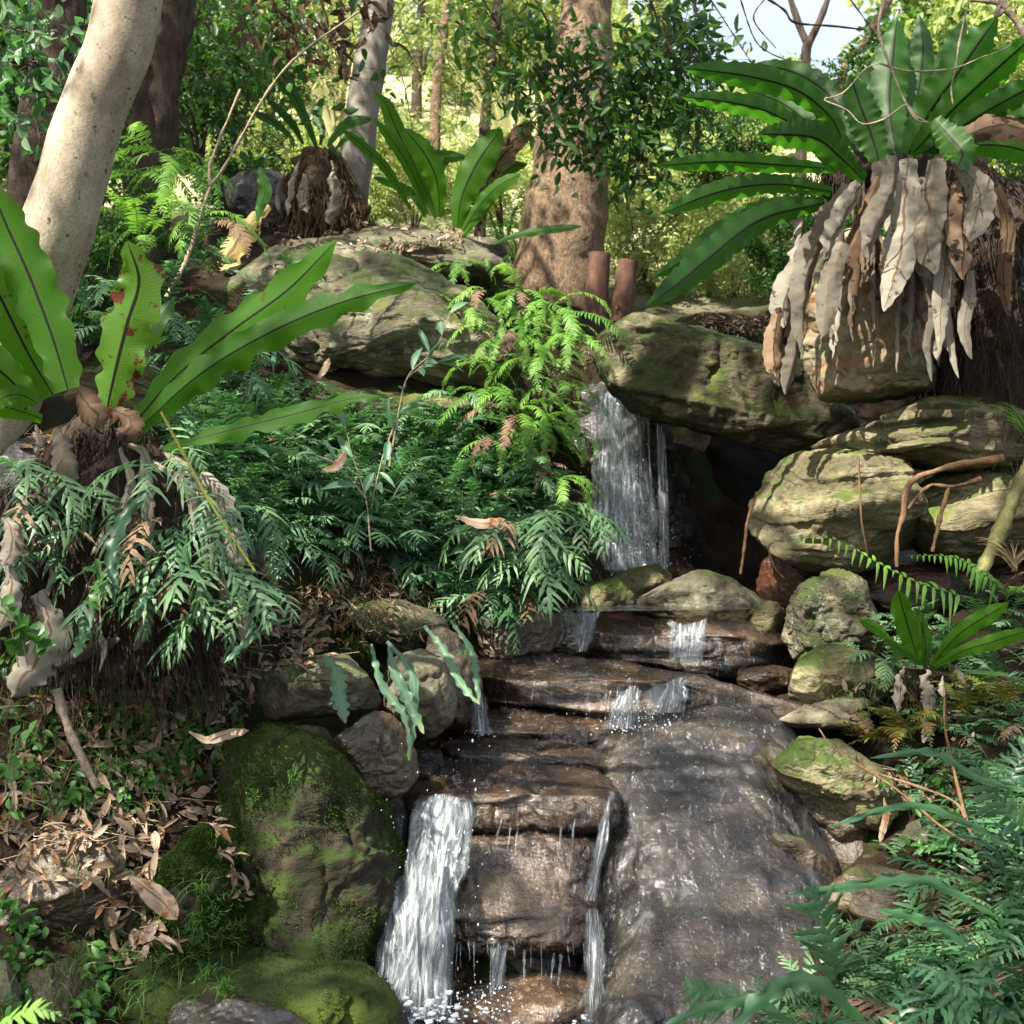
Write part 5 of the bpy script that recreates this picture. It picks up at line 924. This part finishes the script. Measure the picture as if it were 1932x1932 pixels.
# films over the wet rocks
def film(name, label, match, off=.007):
    mb = MB()
    for o, V, Fc in ROCKS:
        if any(m in o['label'] for m in match):
            nf = np.cross(V[Fc[:, 1]] - V[Fc[:, 0]], V[Fc[:, 2]] - V[Fc[:, 0]]); vn = np.zeros(V.shape)
            for k in range(3): np.add.at(vn, Fc[:, k], nf)
            vn = nrm(vn); keep = ((vn[Fc].mean(1)[:, 1] < .2) | (vn[Fc].mean(1)[:, 2] > .5)); W = V + vn * (off + .006 * fbm(V * np.array([18, 10, 5]), 3, 31))[:, None]
            F2 = Fc[keep]; used = np.unique(F2); mp = -np.ones(len(V), int); mp[used] = np.arange(len(used)); mb.add(W[used], Tr=mp[F2])
    tag(obj(name, mb.mesh(name), M_film), label, 'water', kind='structure')
film('water_film', 'thin sheet of water sliding over the slope and the steps', ['great smooth wet slope', 'broad rounded top step', 'wet brown block', 'lumpy wet ledge', 'water smoothed ledge', 'long brown slab laid', 'upper brown ledge', 'low orange brown ledge'])
# still and running pools
def pool(name, label, outline, Y0, Y1, z, n=70):
    P = smooth_poly(np.array(outline, float), 2); c = P.mean(0); mb = MB(); m = len(P); rings = [c + (P - c) * k for k in np.linspace(0, 1, 14)]
    Q = np.array(rings); V = np.c_[Q.reshape(-1, 2), np.full(14 * m, z)]; V[:, 2] += .006 * fbm(V * 9, 3, 4)
    mb.add(V, grid_faces(14, m, True)); tag(obj(name, mb.mesh(name), M_pool), label, 'water', kind='structure')
pool('water_pool', 'churning pool at the foot of the lower fall', [(-1.6, 2.2), (1.2, 2.2), (1.0, 3.4), (.7, 4.0), (.1, 4.2), (-.75, 4.15), (-1.0, 3.5)], 0, 0, -.09)
pool('water_cave_pool', 'shallow pool below the cave', [(-.1, 5.6), (.75, 5.5), (1.3, 5.7), (1.5, 6.5), (1.2, 7.6), (.4, 7.0), (.15, 6.9), (-.05, 6.3)], 0, 0, 1.06)
mb = MB()
for (px, py, Y, k, s_) in [(790,1905,3.72,26,.05),(740,1915,3.7,16,.06),(840,1915,3.7,16,.05),(930,1905,3.8,8,.03),(1125,1925,3.7,12,.04),(1175,1375,4.75,8,.02),(1130,672,7.3,10,.035),(900,1385,4.7,8,.025),(850,1470,4.2,1,.01)]:
    c = at(px, py, Y)
    for i in range(k * 2):
        D_, F_ = ICO[5]; q = c + rng.standard_normal(3) * np.array([s_ * 2., s_, s_ * .3]); r = s_ * (.04 + .13 * rng.random() ** 2); mb.add(q + D_ * r * (1 + .5 * fbm(D_ * 2.5 + i, 3, i))[:, None] * np.array([1.2, 1, .6]), Tr=F_)
tag(obj('foam', mb.mesh('foam'), M_foam), 'foam where the water lands', 'foam', kind='stuff')
spray(drops, at(790, 1900, 3.75), 150, (.12, .06, .06)); spray(drops, at(1200, 1360, 4.75), 160, (.1, .03, .03), .002); spray(drops, at(830, 1650, 3.9), 150, (.1, .04, .2), .002); spray(drops, at(935, 1890, 3.85), 120, (.06, .04, .03), .002)
tag(obj('water_spray', drops.mesh('water_spray'), M_foam), 'fine drops of spray round the falls', 'spray', kind='stuff')
# ---------- trees, shrubs and the shading canopy
SUNV = nrm(np.array([-.42, -.50, .76]))
LIT = [(140,350,20,4.2),(165,290,12,4.2),(185,190,16,4.15),(110,470,12,4.2),(225,60,20,4.1),(150,250,8,4.15)]
LITS = [(690,555,50),(620,520,26),(760,600,44),(830,660,34),(560,600,20),(735,640,20),(1000,610,80),(940,700,60),(1050,690,50),(1010,860,45),(1020,1010,60),(1085,1045,55),(925,985,45),(1150,850,60),(1165,960,30),(1245,830,18),(1205,1080,50),
 (1235,620,44),(1290,650,16),(1175,650,28),(1185,705,35),(1300,700,14),(1320,770,14),(1380,690,12),(1480,930,42),(1550,925,16),(1740,960,28),(1800,970,24),(1500,1150,40),(1560,1105,34),(1510,1280,26),(1450,1220,32),(1255,1195,26),(1335,1225,34),(1200,1255,30),(1360,1290,40),(1440,1320,30),(1160,1350,40),(1010,1355,30),(1060,1400,36),(1120,1450,24),(960,1430,22),
 (1330,1600,26),(1290,1680,30),(1255,1650,18),(1410,1700,24),(1345,1770,22),(1450,1840,32),(1190,1640,26),(1500,1780,16),(1600,1485,46),(1545,1440,20),(690,1280,16),(150,1600,26),(90,1625,20),(210,1660,18),(1560,1040,60),(1680,1090,60),(1780,1080,40),(1860,1100,40),(1740,1200,34),(1750,1890,46),(1840,1860,34),(840,1870,16),(1000,1875,30),(1060,1890,24),(600,1885,14),(640,960,26),(730,900,30),(650,1060,24),(480,1010,30),(1180,1740,18),(1150,1130,30),(1290,1110,22),(820,820,36),(460,760,30)]
EXTRA = [(480,560,90,3.7),(620,520,60,3.6),(320,700,60,3.75),(70,560,80,3.9),(250,600,60,3.8),(250,500,40,3.8),(560,790,70,3.55),(690,750,40,3.5),(1600,450,34,5.3),(1690,420,24,5.3),(1560,600,26,5.3),(1330,200,60,5.2),(1500,170,60,5.5),(1450,330,40,5.3),(1700,150,80,5.8),(1850,100,90,5.4),(1350,480,60,5.2),(1400,420,30,5.3),(40,1930,50,2.9),(1600,700,30,5.5)]
LITS += [(300 + 1600 * rng.random(), 560 + 1350 * rng.random(), 5 + 11 * rng.random()) for _ in range(110)]
LITS += [(300 + 750 * rng.random(), 800 + 350 * rng.random(), 6 + 12 * rng.random()) for _ in range(50)]
LP_, LR_ = [], []
for px, py, r in LITS:
    h, _q = hit(px, py)
    if h is not None: LP_.append(h); LR_.append(r * (1.05 if 1130 < py < 1900 and px > 900 else 1.3 if py < 1130 else 1.) * m_px(h[1]))
for px, py, r, Y in LIT: LP_.append(at(px, py, Y)); LR_.append(r * m_px(Y) - .03)
for px, py, r, Y in EXTRA: LP_.append(at(px, py, Y)); LR_.append(r * .6 * m_px(Y))
LP_ = np.array(LP_); LR_ = np.array(LR_)
def trunk(mb, path, rad, Y=None, **k): tube(mb, path, rad, k.pop('n', 28), k.pop('m', 60), **k)
def tree(label, mat, path, rad, crown_pts=None, cm=None, L=.1, branches=(), amp=.01, freq=6, group=None, name='tree', n=28):
    org = path[0]; o = thing(name, label, 'tree', org, group); mb = MB(); tube(mb, path, rad, n, 70, amp=amp, freq=freq, seed=len(label)); obj('trunk', mb.mesh('trunk', org), mat, o)
    for b, r in branches: mb = MB(); tube(mb, b, r, 10, 24, amp=.003, freq=12); obj('branch', mb.mesh('branch', org), mat, o)
    if crown_pts is not None:
        mb = MB(); k = len(crown_pts); leaves(mb, crown_pts, rdir(k, -.3), rdir(k, .6), L * (.6 + .8 * rng.random(k)), L * .5 * (.6 + .6 * rng.random(k))); obj('crown', mb.mesh('crown', org), cm, o)
    return o
# unseen canopy above the camera side, shaped with gaps to throw the dappled shade
nC = 92000
gx = rng.random(nC) * 7.4 - 3.4; gy = rng.random(nC) * 6.9 + 1.7; gz = np.interp(gy, [1.6, 4, 6, 8.5], [.2, .8, 1.6, 3.])
hgt = 4.4 + 2.8 * rng.random(nC); CPn = np.stack([gx, gy, gz], -1) + SUNV * (hgt / SUNV[2])[:, None]
keep = np.ones(nC, bool)
for c, r in zip(LP_, LR_):
    dd = CPn - c; al = dd @ SUNV; dist = np.linalg.norm(dd - al[:, None] * SUNV, axis=1); a = (np.arctan2(dd[:, 0], dd[:, 1]) * 3 + c[0] * 9); keep &= ~((dist < r * (1.0 + .25 * np.sin(a)) + .05) & (al > 0))
gp = CPn - (CPn[:, 2:] / SUNV[2]) * SUNV; keep &= fbm(gp * 3.1, 3, 41) < .56
fx = np.abs(CPn[:, 0]) / (T * np.maximum(CPn[:, 1], .1)); fz = (CPn[:, 2] - CZ) / (T * np.maximum(CPn[:, 1], .1)); keep &= ~((CPn[:, 1] > 0) & (fx < 1.15) & (fz < 1.12))
CPn = CPn[keep]
own = (CPn[:, 0] > -1.2).astype(int) + ((CPn[:, 1] < 2.) & (CPn[:, 0] < -1.2)) * 2
tree('pale smooth barked leaning trunk rising out of the top left of the picture', B_pale, [at(-25, 900, 4.4), at(0, 720, 4.38), at(65, 545, 4.35), at(118, 400, 4.3), at(180, 200, 4.25), at(242, 0, 4.2), np.array([-1.22, 4.1, 4.2]), np.array([-1.0, 4.0, 6.2])], [.15, .135, .118, .113, .112, .108, .10, .06], CPn[own == 0], M_can, .078, amp=.012, freq=3,
     branches=[([np.array([-1.25, 4.1, 4.6]), np.array([-2.2, 3.2, 5.8]), np.array([-3.4, 2.4, 6.6])], [.06, .02]), ([np.array([-1.15, 4.05, 4.9]), np.array([-1.6, 2.6, 6.4]), np.array([-1.9, 1., 7.2])], [.05, .02])])
tree('tall tree standing outside the picture to the right whose crown shades the stream', B_grey, [np.array([4.2, 3.2, -.1]), np.array([4.0, 3.0, 3.]), np.array([3.4, 2.6, 6.])], [.2, .16, .08], CPn[own == 1], M_can, .078, branches=[([np.array([3.7, 2.8, 5.]), np.array([2., 2.6, 6.4]), np.array([0., 2.2, 7.])], [.07, .02])])
tree('tall tree standing outside the picture to the left whose crown shades the left bank', B_grey, [np.array([-4.6, 1.2, .4]), np.array([-4.5, 1.2, 3.5]), np.array([-4.0, 1.1, 6.5])], [.2, .15, .07], CPn[own >= 2], M_can, .078, branches=[([np.array([-4.4, 1.2, 5.]), np.array([-3., 1., 6.4]), np.array([-1.8, .6, 7.])], [.06, .02])])

# unseen crowns added over the middle distance: partial shade on the trunks and the upper rocks
nB = 15000; gx = rng.random(nB) * 8.5 - 4.6; gy = 7.6 + 3.6 * rng.random(nB); gz = 2.6 + (gy - 7.6) * .5; hB = 3.4 + 2.6 * rng.random(nB); CB_ = np.stack([gx, gy, gz], -1) + SUNV * (hB / SUNV[2])[:, None]
gp = CB_ - (CB_[:, 2:] / SUNV[2]) * SUNV; kp = fbm(gp * 1.7, 3, 88) > -.18; fz = (CB_[:, 2] - CZ) / (T * CB_[:, 1]); kp &= fz > 1.12
for c, r in zip(LP_, LR_):
    dd = CB_ - c; al = dd @ SUNV; kp &= ~((np.linalg.norm(dd - al[:, None] * SUNV, axis=1) < r + .09) & (al > 0))
CB_ = CB_[kp]; CB = [CB_[CB_[:, 0] > -1.], CB_[CB_[:, 0] <= -1.]]
B_stump = bark('stump_bark', (.07, .035, .025), (.15, .08, .055))
# trunks in view
tree('big brown rough barked trunk behind the sunlit nest fern in the centre', B_brown, [at(1046, 680, 9.), at(1050, 560, 9.), at(1068, 400, 9.), at(1085, 220, 9.), at(1108, 0, 9.), at(1120, -200, 9.)], [.37, .33, .285, .24, .18, .16], CB[0], M_can, .12, amp=.025, freq=7)
tree('grey trunk leaning right behind the nest fern on the shaggy clump', B_grey, [at(640, 520, 8.6), at(672, 300, 8.6), at(690, 170, 8.6), at(712, 40, 8.6), at(725, -120, 8.6)], [.13, .125, .115, .11, .09], CB[1], M_can, .12, amp=.012)
tree('dark rough trunk at the far left beyond the pale leaning trunk', B_dark, [at(70, 560, 6.8), at(82, 300, 6.8), at(110, 100, 6.8), at(120, -100, 6.8)], [.19, .17, .15, .13], amp=.03, freq=9)
tree('dim grey brown trunk behind the hanging ferns between the pale and grey trunks', B_dark, [at(262, 640, 7.2), at(275, 400, 7.2), at(295, 200, 7.2), at(330, 0, 7.2), at(345, -120, 7.2)], [.16, .14, .13, .12, .1], amp=.02, freq=9)
tree('thin dark stem standing left of the big brown trunk', B_dark, [at(905, 460, 10.), at(915, 240, 10.), at(925, 130, 10.), at(940, 0, 10.), at(945, -100, 10)], [.05, .045, .04, .04], amp=.006, n=12)
tree('second thin brown stem between the grey trunk and the big brown trunk', B_brown, [at(815, 430, 11.), at(822, 200, 11.), at(832, 100, 11.), at(850, -40, 11.)], [.06, .05, .045], amp=.006, n=12)
tree('slender forked dark tree against the bright sky gap', B_dark, [at(1508, 480, 10.5), at(1512, 260, 10.5), at(1520, 110, 10.5), at(1525, 80, 10.5)], [.055, .045, .04], amp=.004, n=12, branches=[([at(1524, 85, 10.5), at(1505, 40, 10.5), at(1480, -40, 10.5)], [.035, .02]), ([at(1524, 85, 10.5), at(1550, 30, 10.5), at(1575, -40, 10.5)], [.035, .02])])
tree('thin slanting branch like stem right of the sky gap', B_brown, [at(1540, 460, 9.5), at(1590, 140, 9.5), at(1625, 90, 9.5), at(1660, 30, 9.5), at(1700, -40, 9.5)], [.04, .035, .03, .03], n=12, amp=.004)
for lab, x0, y0, x1, y1, r in [('reddish cut stump leaning beside the big brown trunk', 1122, 590, 1133, 478, .085), ('shorter reddish cut stump right of its neighbour', 1170, 580, 1186, 492, .08)]:
    o = thing('stump', lab, 'stump', at(x0, y0, 8.6)); mb = MB(); tube(mb, np.array([at(x0, y0 + 30, 8.6), at(x1, y1, 8.6)]), [r, r * .85], 20, 16, amp=.01, freq=8); obj('trunk', mb.mesh('trunk', at(x0, y0, 8.6)), B_stump, o)

# shrub meshes, shared
def shrub_mesh(seed, n, L, W, mat, R0=1., clumps=26, dirz=-.2):
    g = np.random.default_rng(seed); cc = g.standard_normal((clumps, 3)); cc = nrm(cc) * R0 * (.3 + .65 * g.random((clumps, 1))); cs = .16 + .16 * g.random(clumps)
    i = g.integers(0, clumps, n); P = cc[i] + nrm(g.standard_normal((n, 3))) * (cs[i] * R0 * g.random(n) ** .4)[:, None]
    mb = MB(); leaves(mb, P, rdir(n, dirz), rdir(n, .7), L * (.6 + .8 * rng.random(n)), W * (.6 + .8 * rng.random(n)), rnd=np.clip(g.random(clumps)[i] * .7 + .3 * g.random(n), 0, 1))
    me = mb.mesh('foliage'); me.materials.append(mat)
    st = MB()
    for k in range(9): tube(st, np.array([[0, 0, -1.1 * R0], cc[k] * np.array([.4, .4, .3]) + [0, 0, -.2], cc[k]]), [.03 * R0, .008 * R0], 5, 10, cap=False)
    return me, st.mesh('stem')
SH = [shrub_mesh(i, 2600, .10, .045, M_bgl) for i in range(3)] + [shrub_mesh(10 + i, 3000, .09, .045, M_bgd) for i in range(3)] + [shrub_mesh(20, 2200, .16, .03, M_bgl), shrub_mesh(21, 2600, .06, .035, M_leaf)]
def shrub(kind, px, py, Y, s, label, group=None, name='shrub', sz=1.):
    p = at(px, py, Y); o = thing(name, label, 'shrub', p, group, rng.random() * 6.28); o.scale = (s, s, s * sz)
    for nm, me, m in (('foliage', SH[kind][0], None), ('stem', SH[kind][1], B_dark)): obj(nm, me, m, o)
    return o
G1 = 'sunlit shrubs on the far slope'; l1 = 'sunlit yellow green shrub on the bright slope behind the trunks'
for i in range(60):
    px = -150 + 2250 * rng.random(); Y = 11 + 15 * rng.random(); x = (px - F) / F * T * Y; z = float(ground(x, Y)); s = .45 + .6 * rng.random()
    o = thing('shrub', l1, 'shrub', (x, Y, z + s * .5), G1, rng.random() * 6); o.scale = (s, s, s * .8); kd = rng.choice([0, 1, 2, 6, 6, 3]); obj('foliage', SH[kd][0], None, o); obj('stem', SH[kd][1], B_dark, o)
l2 = 'tall leafy tree at the top of the slope beyond the gully'
for i, (px, py, Y, s, kd) in enumerate([(380,60,15,1.6,3),(500,-60,17,1.4,0),(620,60,16,1.2,0),(800,-90,18,1.4,2),(900,20,20,1.6,1),(960,60,19,1.2,2),(1060,40,20,1.5,0),(250,80,14,1.5,5),(100,100,13,1.4,3),(0,60,12,1.5,4),(-100,200,11,1.5,5),(1180,-80,22,1.1,0),(1800,40,16,1.6,1),(1850,20,15,1.8,4),(2000,100,14,1.8,0),(1760,220,14,1.2,4),(1900,320,12,1.2,3),(1180,60,17,.9,1),(450,120,22,1.8,0),(1100,130,24,1.4,6)]):
    o = thing('tree', l2, 'tree', at(px, py, Y), 'trees at the top of the far slope', i * 1.3); o.scale = (s, s, s); obj('crown', SH[kd][0], None, o)
    mb = MB(); tube(mb, np.array([[0, 0, -3.2], [.1, 0, -1.5], [0, .1, .5]]), [.09, .06, .02], 8, 14, amp=.01); obj('trunk', mb.mesh('trunk'), B_dark, o)
# foliage of the middle distance: dark leaves top left, bright ferny growth right of the big trunk
for lab, grp, lst in [
 ('dark leafed shrub in the shade between the left trunks', 'dark shrubs behind the left trunks', [(350,60,8.5,.5,3),(440,100,9,.6,4),(380,180,8.,.45,4),(20,500,5.8,.3,4),(180,420,6.4,.4,4),(430,330,8.5,.4,3),(150,520,6,.35,5)]),
 ('bright green bush growing behind the big brown trunk and the stumps', 'bright bushes behind the stumps', [(1210,420,10,.5,6),(1290,450,10.5,.5,0),(1380,500,9.8,.4,6),(1250,520,9.6,.35,0),(1440,420,10,.5,1),(1180,330,11,.6,2),(1350,330,12,.7,6),(1500,520,9.5,.35,6),(950,360,10.5,.5,0),(880,340,10,.35,6),(780,380,9.4,.3,0),(760,300,11,.5,2),(980,460,9.2,.3,7),(700,390,9.4,.3,0)]),
 ('leafy green shrub at the back of the hanging block behind the right nest fern', 'shrubs behind the right nest fern', [(1480,460,8.5,.4,3),(1560,420,8.4,.4,4),(1950,300,8,.5,3),(1650,200,9,.5,4),(1800,180,9,.6,5),(1950,120,8.5,.6,0),(1400,250,9.,.35,4),(1330,290,9,.3,3),(1290,200,8.6,.3,4)])]:
    for px, py, Y, s, kd in lst: shrub(kd, px, py, Y, s, lab, grp)
# overhanging leafy branches in front of the big trunk and at the top left
def hangbranch(label, paths, Y, n, L, W, mat, spread=.16, rad=.008):
    org = at(*paths[0][0], Y); o = thing('leafy_branch', label, 'branch', org); st = MB(); lv = MB()
    for p in paths:
        P = spline(pxpath(p, Y, Y - .2), 40); tube(st, P, [rad, rad * .3], 6, cap=False)
        k = n; i = rng.integers(4, 40, k); Q = P[i] + rng.standard_normal((k, 3)) * spread * np.array([1, .8, .8])
        leaves(lv, Q, rdir(k, -.5), rdir(k, .8), L * (.6 + .7 * rng.random(k)), W * (.7 + .5 * rng.random(k)), True)
        for a in rng.choice(k, min(k, 40), False): tube(st, np.array([P[i[a]], Q[a]]), [rad * .3, rad * .15], 3, cap=False)
    obj('twig', st.mesh('twig', org), B_dark, o); obj('foliage', lv.mesh('foliage', org), mat, o)
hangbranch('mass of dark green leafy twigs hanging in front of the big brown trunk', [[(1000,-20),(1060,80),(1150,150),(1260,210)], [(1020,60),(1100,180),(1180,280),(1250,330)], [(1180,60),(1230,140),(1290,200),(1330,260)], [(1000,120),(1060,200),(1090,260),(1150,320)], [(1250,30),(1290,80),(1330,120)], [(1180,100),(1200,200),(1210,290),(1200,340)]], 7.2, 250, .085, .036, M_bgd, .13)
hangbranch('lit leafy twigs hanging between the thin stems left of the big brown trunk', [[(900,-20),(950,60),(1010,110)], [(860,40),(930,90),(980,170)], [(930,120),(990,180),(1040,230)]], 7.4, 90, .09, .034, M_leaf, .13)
hangbranch('dark serrated leaves hanging against the sky gap', [[(1300,-20),(1320,40),(1350,90)], [(1260,10),(1290,60),(1310,110)], [(1220,-20),(1250,60),(1270,100)]], 6.8, 36, .10, .04, M_bgd, .09)
hangbranch('leafy shoots at the top left corner in front of the dark trunk', [[(-20,40),(50,60),(110,60)], [(-20,110),(40,110),(90,130)], [(-10,200),(60,170),(120,200)], [(40,100),(60,200),(75,260)], [(120,20),(140,120),(130,200)]], 4.9, 44, .075, .038, M_blue2, .09, .005)
mb = MB()
blades(mb, (0, 0, 0), 120, 1.5, .014, 1.6, droop=.5); tag(obj('grass_clump', mb.mesh('grass_clump'), M_pgrass, loc=at(640, 300, 11.)), 'tall pale sunlit grass clump glowing behind the grey trunk', 'grass')
mb = MB()
blades(mb, (0, 0, 0), 90, 1.3, .014, 1.6, droop=.6); tag(obj('grass_clump', mb.mesh('grass_clump'), M_pgrass, loc=at(960, 330, 12.)), 'pale sunlit grass clump on the slope left of the big brown trunk', 'grass')
for lab, ps, Yh, n_, Lf in [('bright fine leafed twigs in the light between the grey trunk and the brown trunk', [[(700,-20),(760,60),(800,160)], [(760,-20),(830,60),(860,190)], [(720,60),(760,150),(780,260)], [(860,-20),(880,120),(860,240)], [(640,40),(600,140),(560,220)]], 9.5, 110, .07),
    ('pale sprays of leaves filling the bright gap right of the big brown trunk', [[(1180,180),(1240,260),(1280,380)], [(1150,240),(1180,360),(1200,470)], [(1260,200),(1330,300),(1380,400)], [(1200,120),(1280,180),(1380,230)]], 9.3, 110, .07),
    ('sunlit leafy twigs crossing the gap between the dim trunk and the grey trunk', [[(360,-20),(430,90),(470,200)], [(450,-20),(520,90),(560,230)], [(560,-20),(590,100),(640,200)], [(380,150),(450,230),(520,290)]], 9.2, 120, .07)]:
    hangbranch(lab, ps, Yh, n_, Lf, .03, M_bgl, .2, .007)
hangbranch('brown dead leaves hanging at the top beside the grey trunk', [[(500,-20),(530,40),(560,80)], [(600,-20),(620,60),(640,120)], [(680,-20),(690,20),(700,60)]], 7.6, 34, .12, .045, M_deadb, .1)
hangbranch('dense dark leaves filling the top between the left trunk and the grey trunk', [[(330,-20),(400,60),(480,140)], [(420,-20),(480,80),(540,160)], [(520,-20),(580,60),(620,140)], [(360,100),(420,180),(470,240)]], 7.9, 80, .09, .045, M_bgd, .2)
# ---------- camera, light
SUN = nrm(np.array([-.42, -.50, .76]))
cam = bpy.data.cameras.new('camera'); co = bpy.data.objects.new('camera', cam); C.objects.link(co)
co.location = (0, 0, CZ); co.rotation_euler = (R(90), 0, 0); cam.sensor_width = 36; cam.lens = 18 / T; cam.clip_start = .05; cam.clip_end = 500
cam.dof.use_dof = True; cam.dof.focus_distance = 4.4; cam.dof.aperture_fstop = 5.0
bpy.context.scene.camera = co
w = bpy.data.worlds.new('World'); bpy.context.scene.world = w; w.use_nodes = True; nt = w.node_tree
sky = nt.nodes.new('ShaderNodeTexSky'); sky.sky_type = 'NISHITA'; sky.sun_disc = False
elev = math.asin(SUN[2]); sky.sun_elevation = elev; sky.sun_rotation = math.atan2(SUN[0], SUN[1]); sky.air_density = 1.; sky.dust_density = 4.
tc = nt.nodes.new('ShaderNodeTexCoord'); cn = nt.nodes.new('ShaderNodeTexNoise'); cn.inputs['Scale'].default_value = 2.4; cn.inputs['Detail'].default_value = 6
cm = nt.nodes.new('ShaderNodeMapRange'); cm.inputs[1].default_value = .38; cm.inputs[2].default_value = .6; cm.inputs[3].default_value = .1; cm.inputs[4].default_value = .6; mx = nt.nodes.new('ShaderNodeMix'); mx.data_type = 'RGBA'; mx.inputs[7].default_value = (5., 5.1, 5.4, 1)
nt.links.new(tc.outputs['Generated'], cn.inputs['Vector']); nt.links.new(cn.outputs['Fac'], cm.inputs[0]); nt.links.new(cm.outputs[0], mx.inputs[0]); nt.links.new(sky.outputs[0], mx.inputs[6])
nt.links.new(mx.outputs[2], nt.nodes['Background'].inputs[0]); nt.nodes['Background'].inputs[1].default_value = .10
sl = bpy.data.lights.new('sun', 'SUN'); sl.energy = 5.0; sl.angle = R(.55); sl.color = (1, .94, .83); so = bpy.data.objects.new('sun', sl); C.objects.link(so)
so.rotation_euler = Vector(SUN).to_track_quat('Z', 'Y').to_euler(); so.location = (0, 0, 20)
sc = bpy.context.scene; sc.view_settings.view_transform = 'Standard'; sc.view_settings.look = 'None'; sc.view_settings.exposure = 1.7; sc.view_settings.gamma = 1
sc.cycles.use_denoising = True; sc.cycles.sample_clamp_indirect = 6; sc.cycles.sample_clamp_direct = 0
sc.cycles.max_bounces = 8; sc.cycles.diffuse_bounces = 4; sc.cycles.glossy_bounces = 3; sc.cycles.transmission_bounces = 6; sc.cycles.transparent_max_bounces = 16
sc.cycles.caustics_reflective = False; sc.cycles.caustics_refractive = False
try: sc.cycles.denoiser = 'OPENIMAGEDENOISE'
except Exception: pass
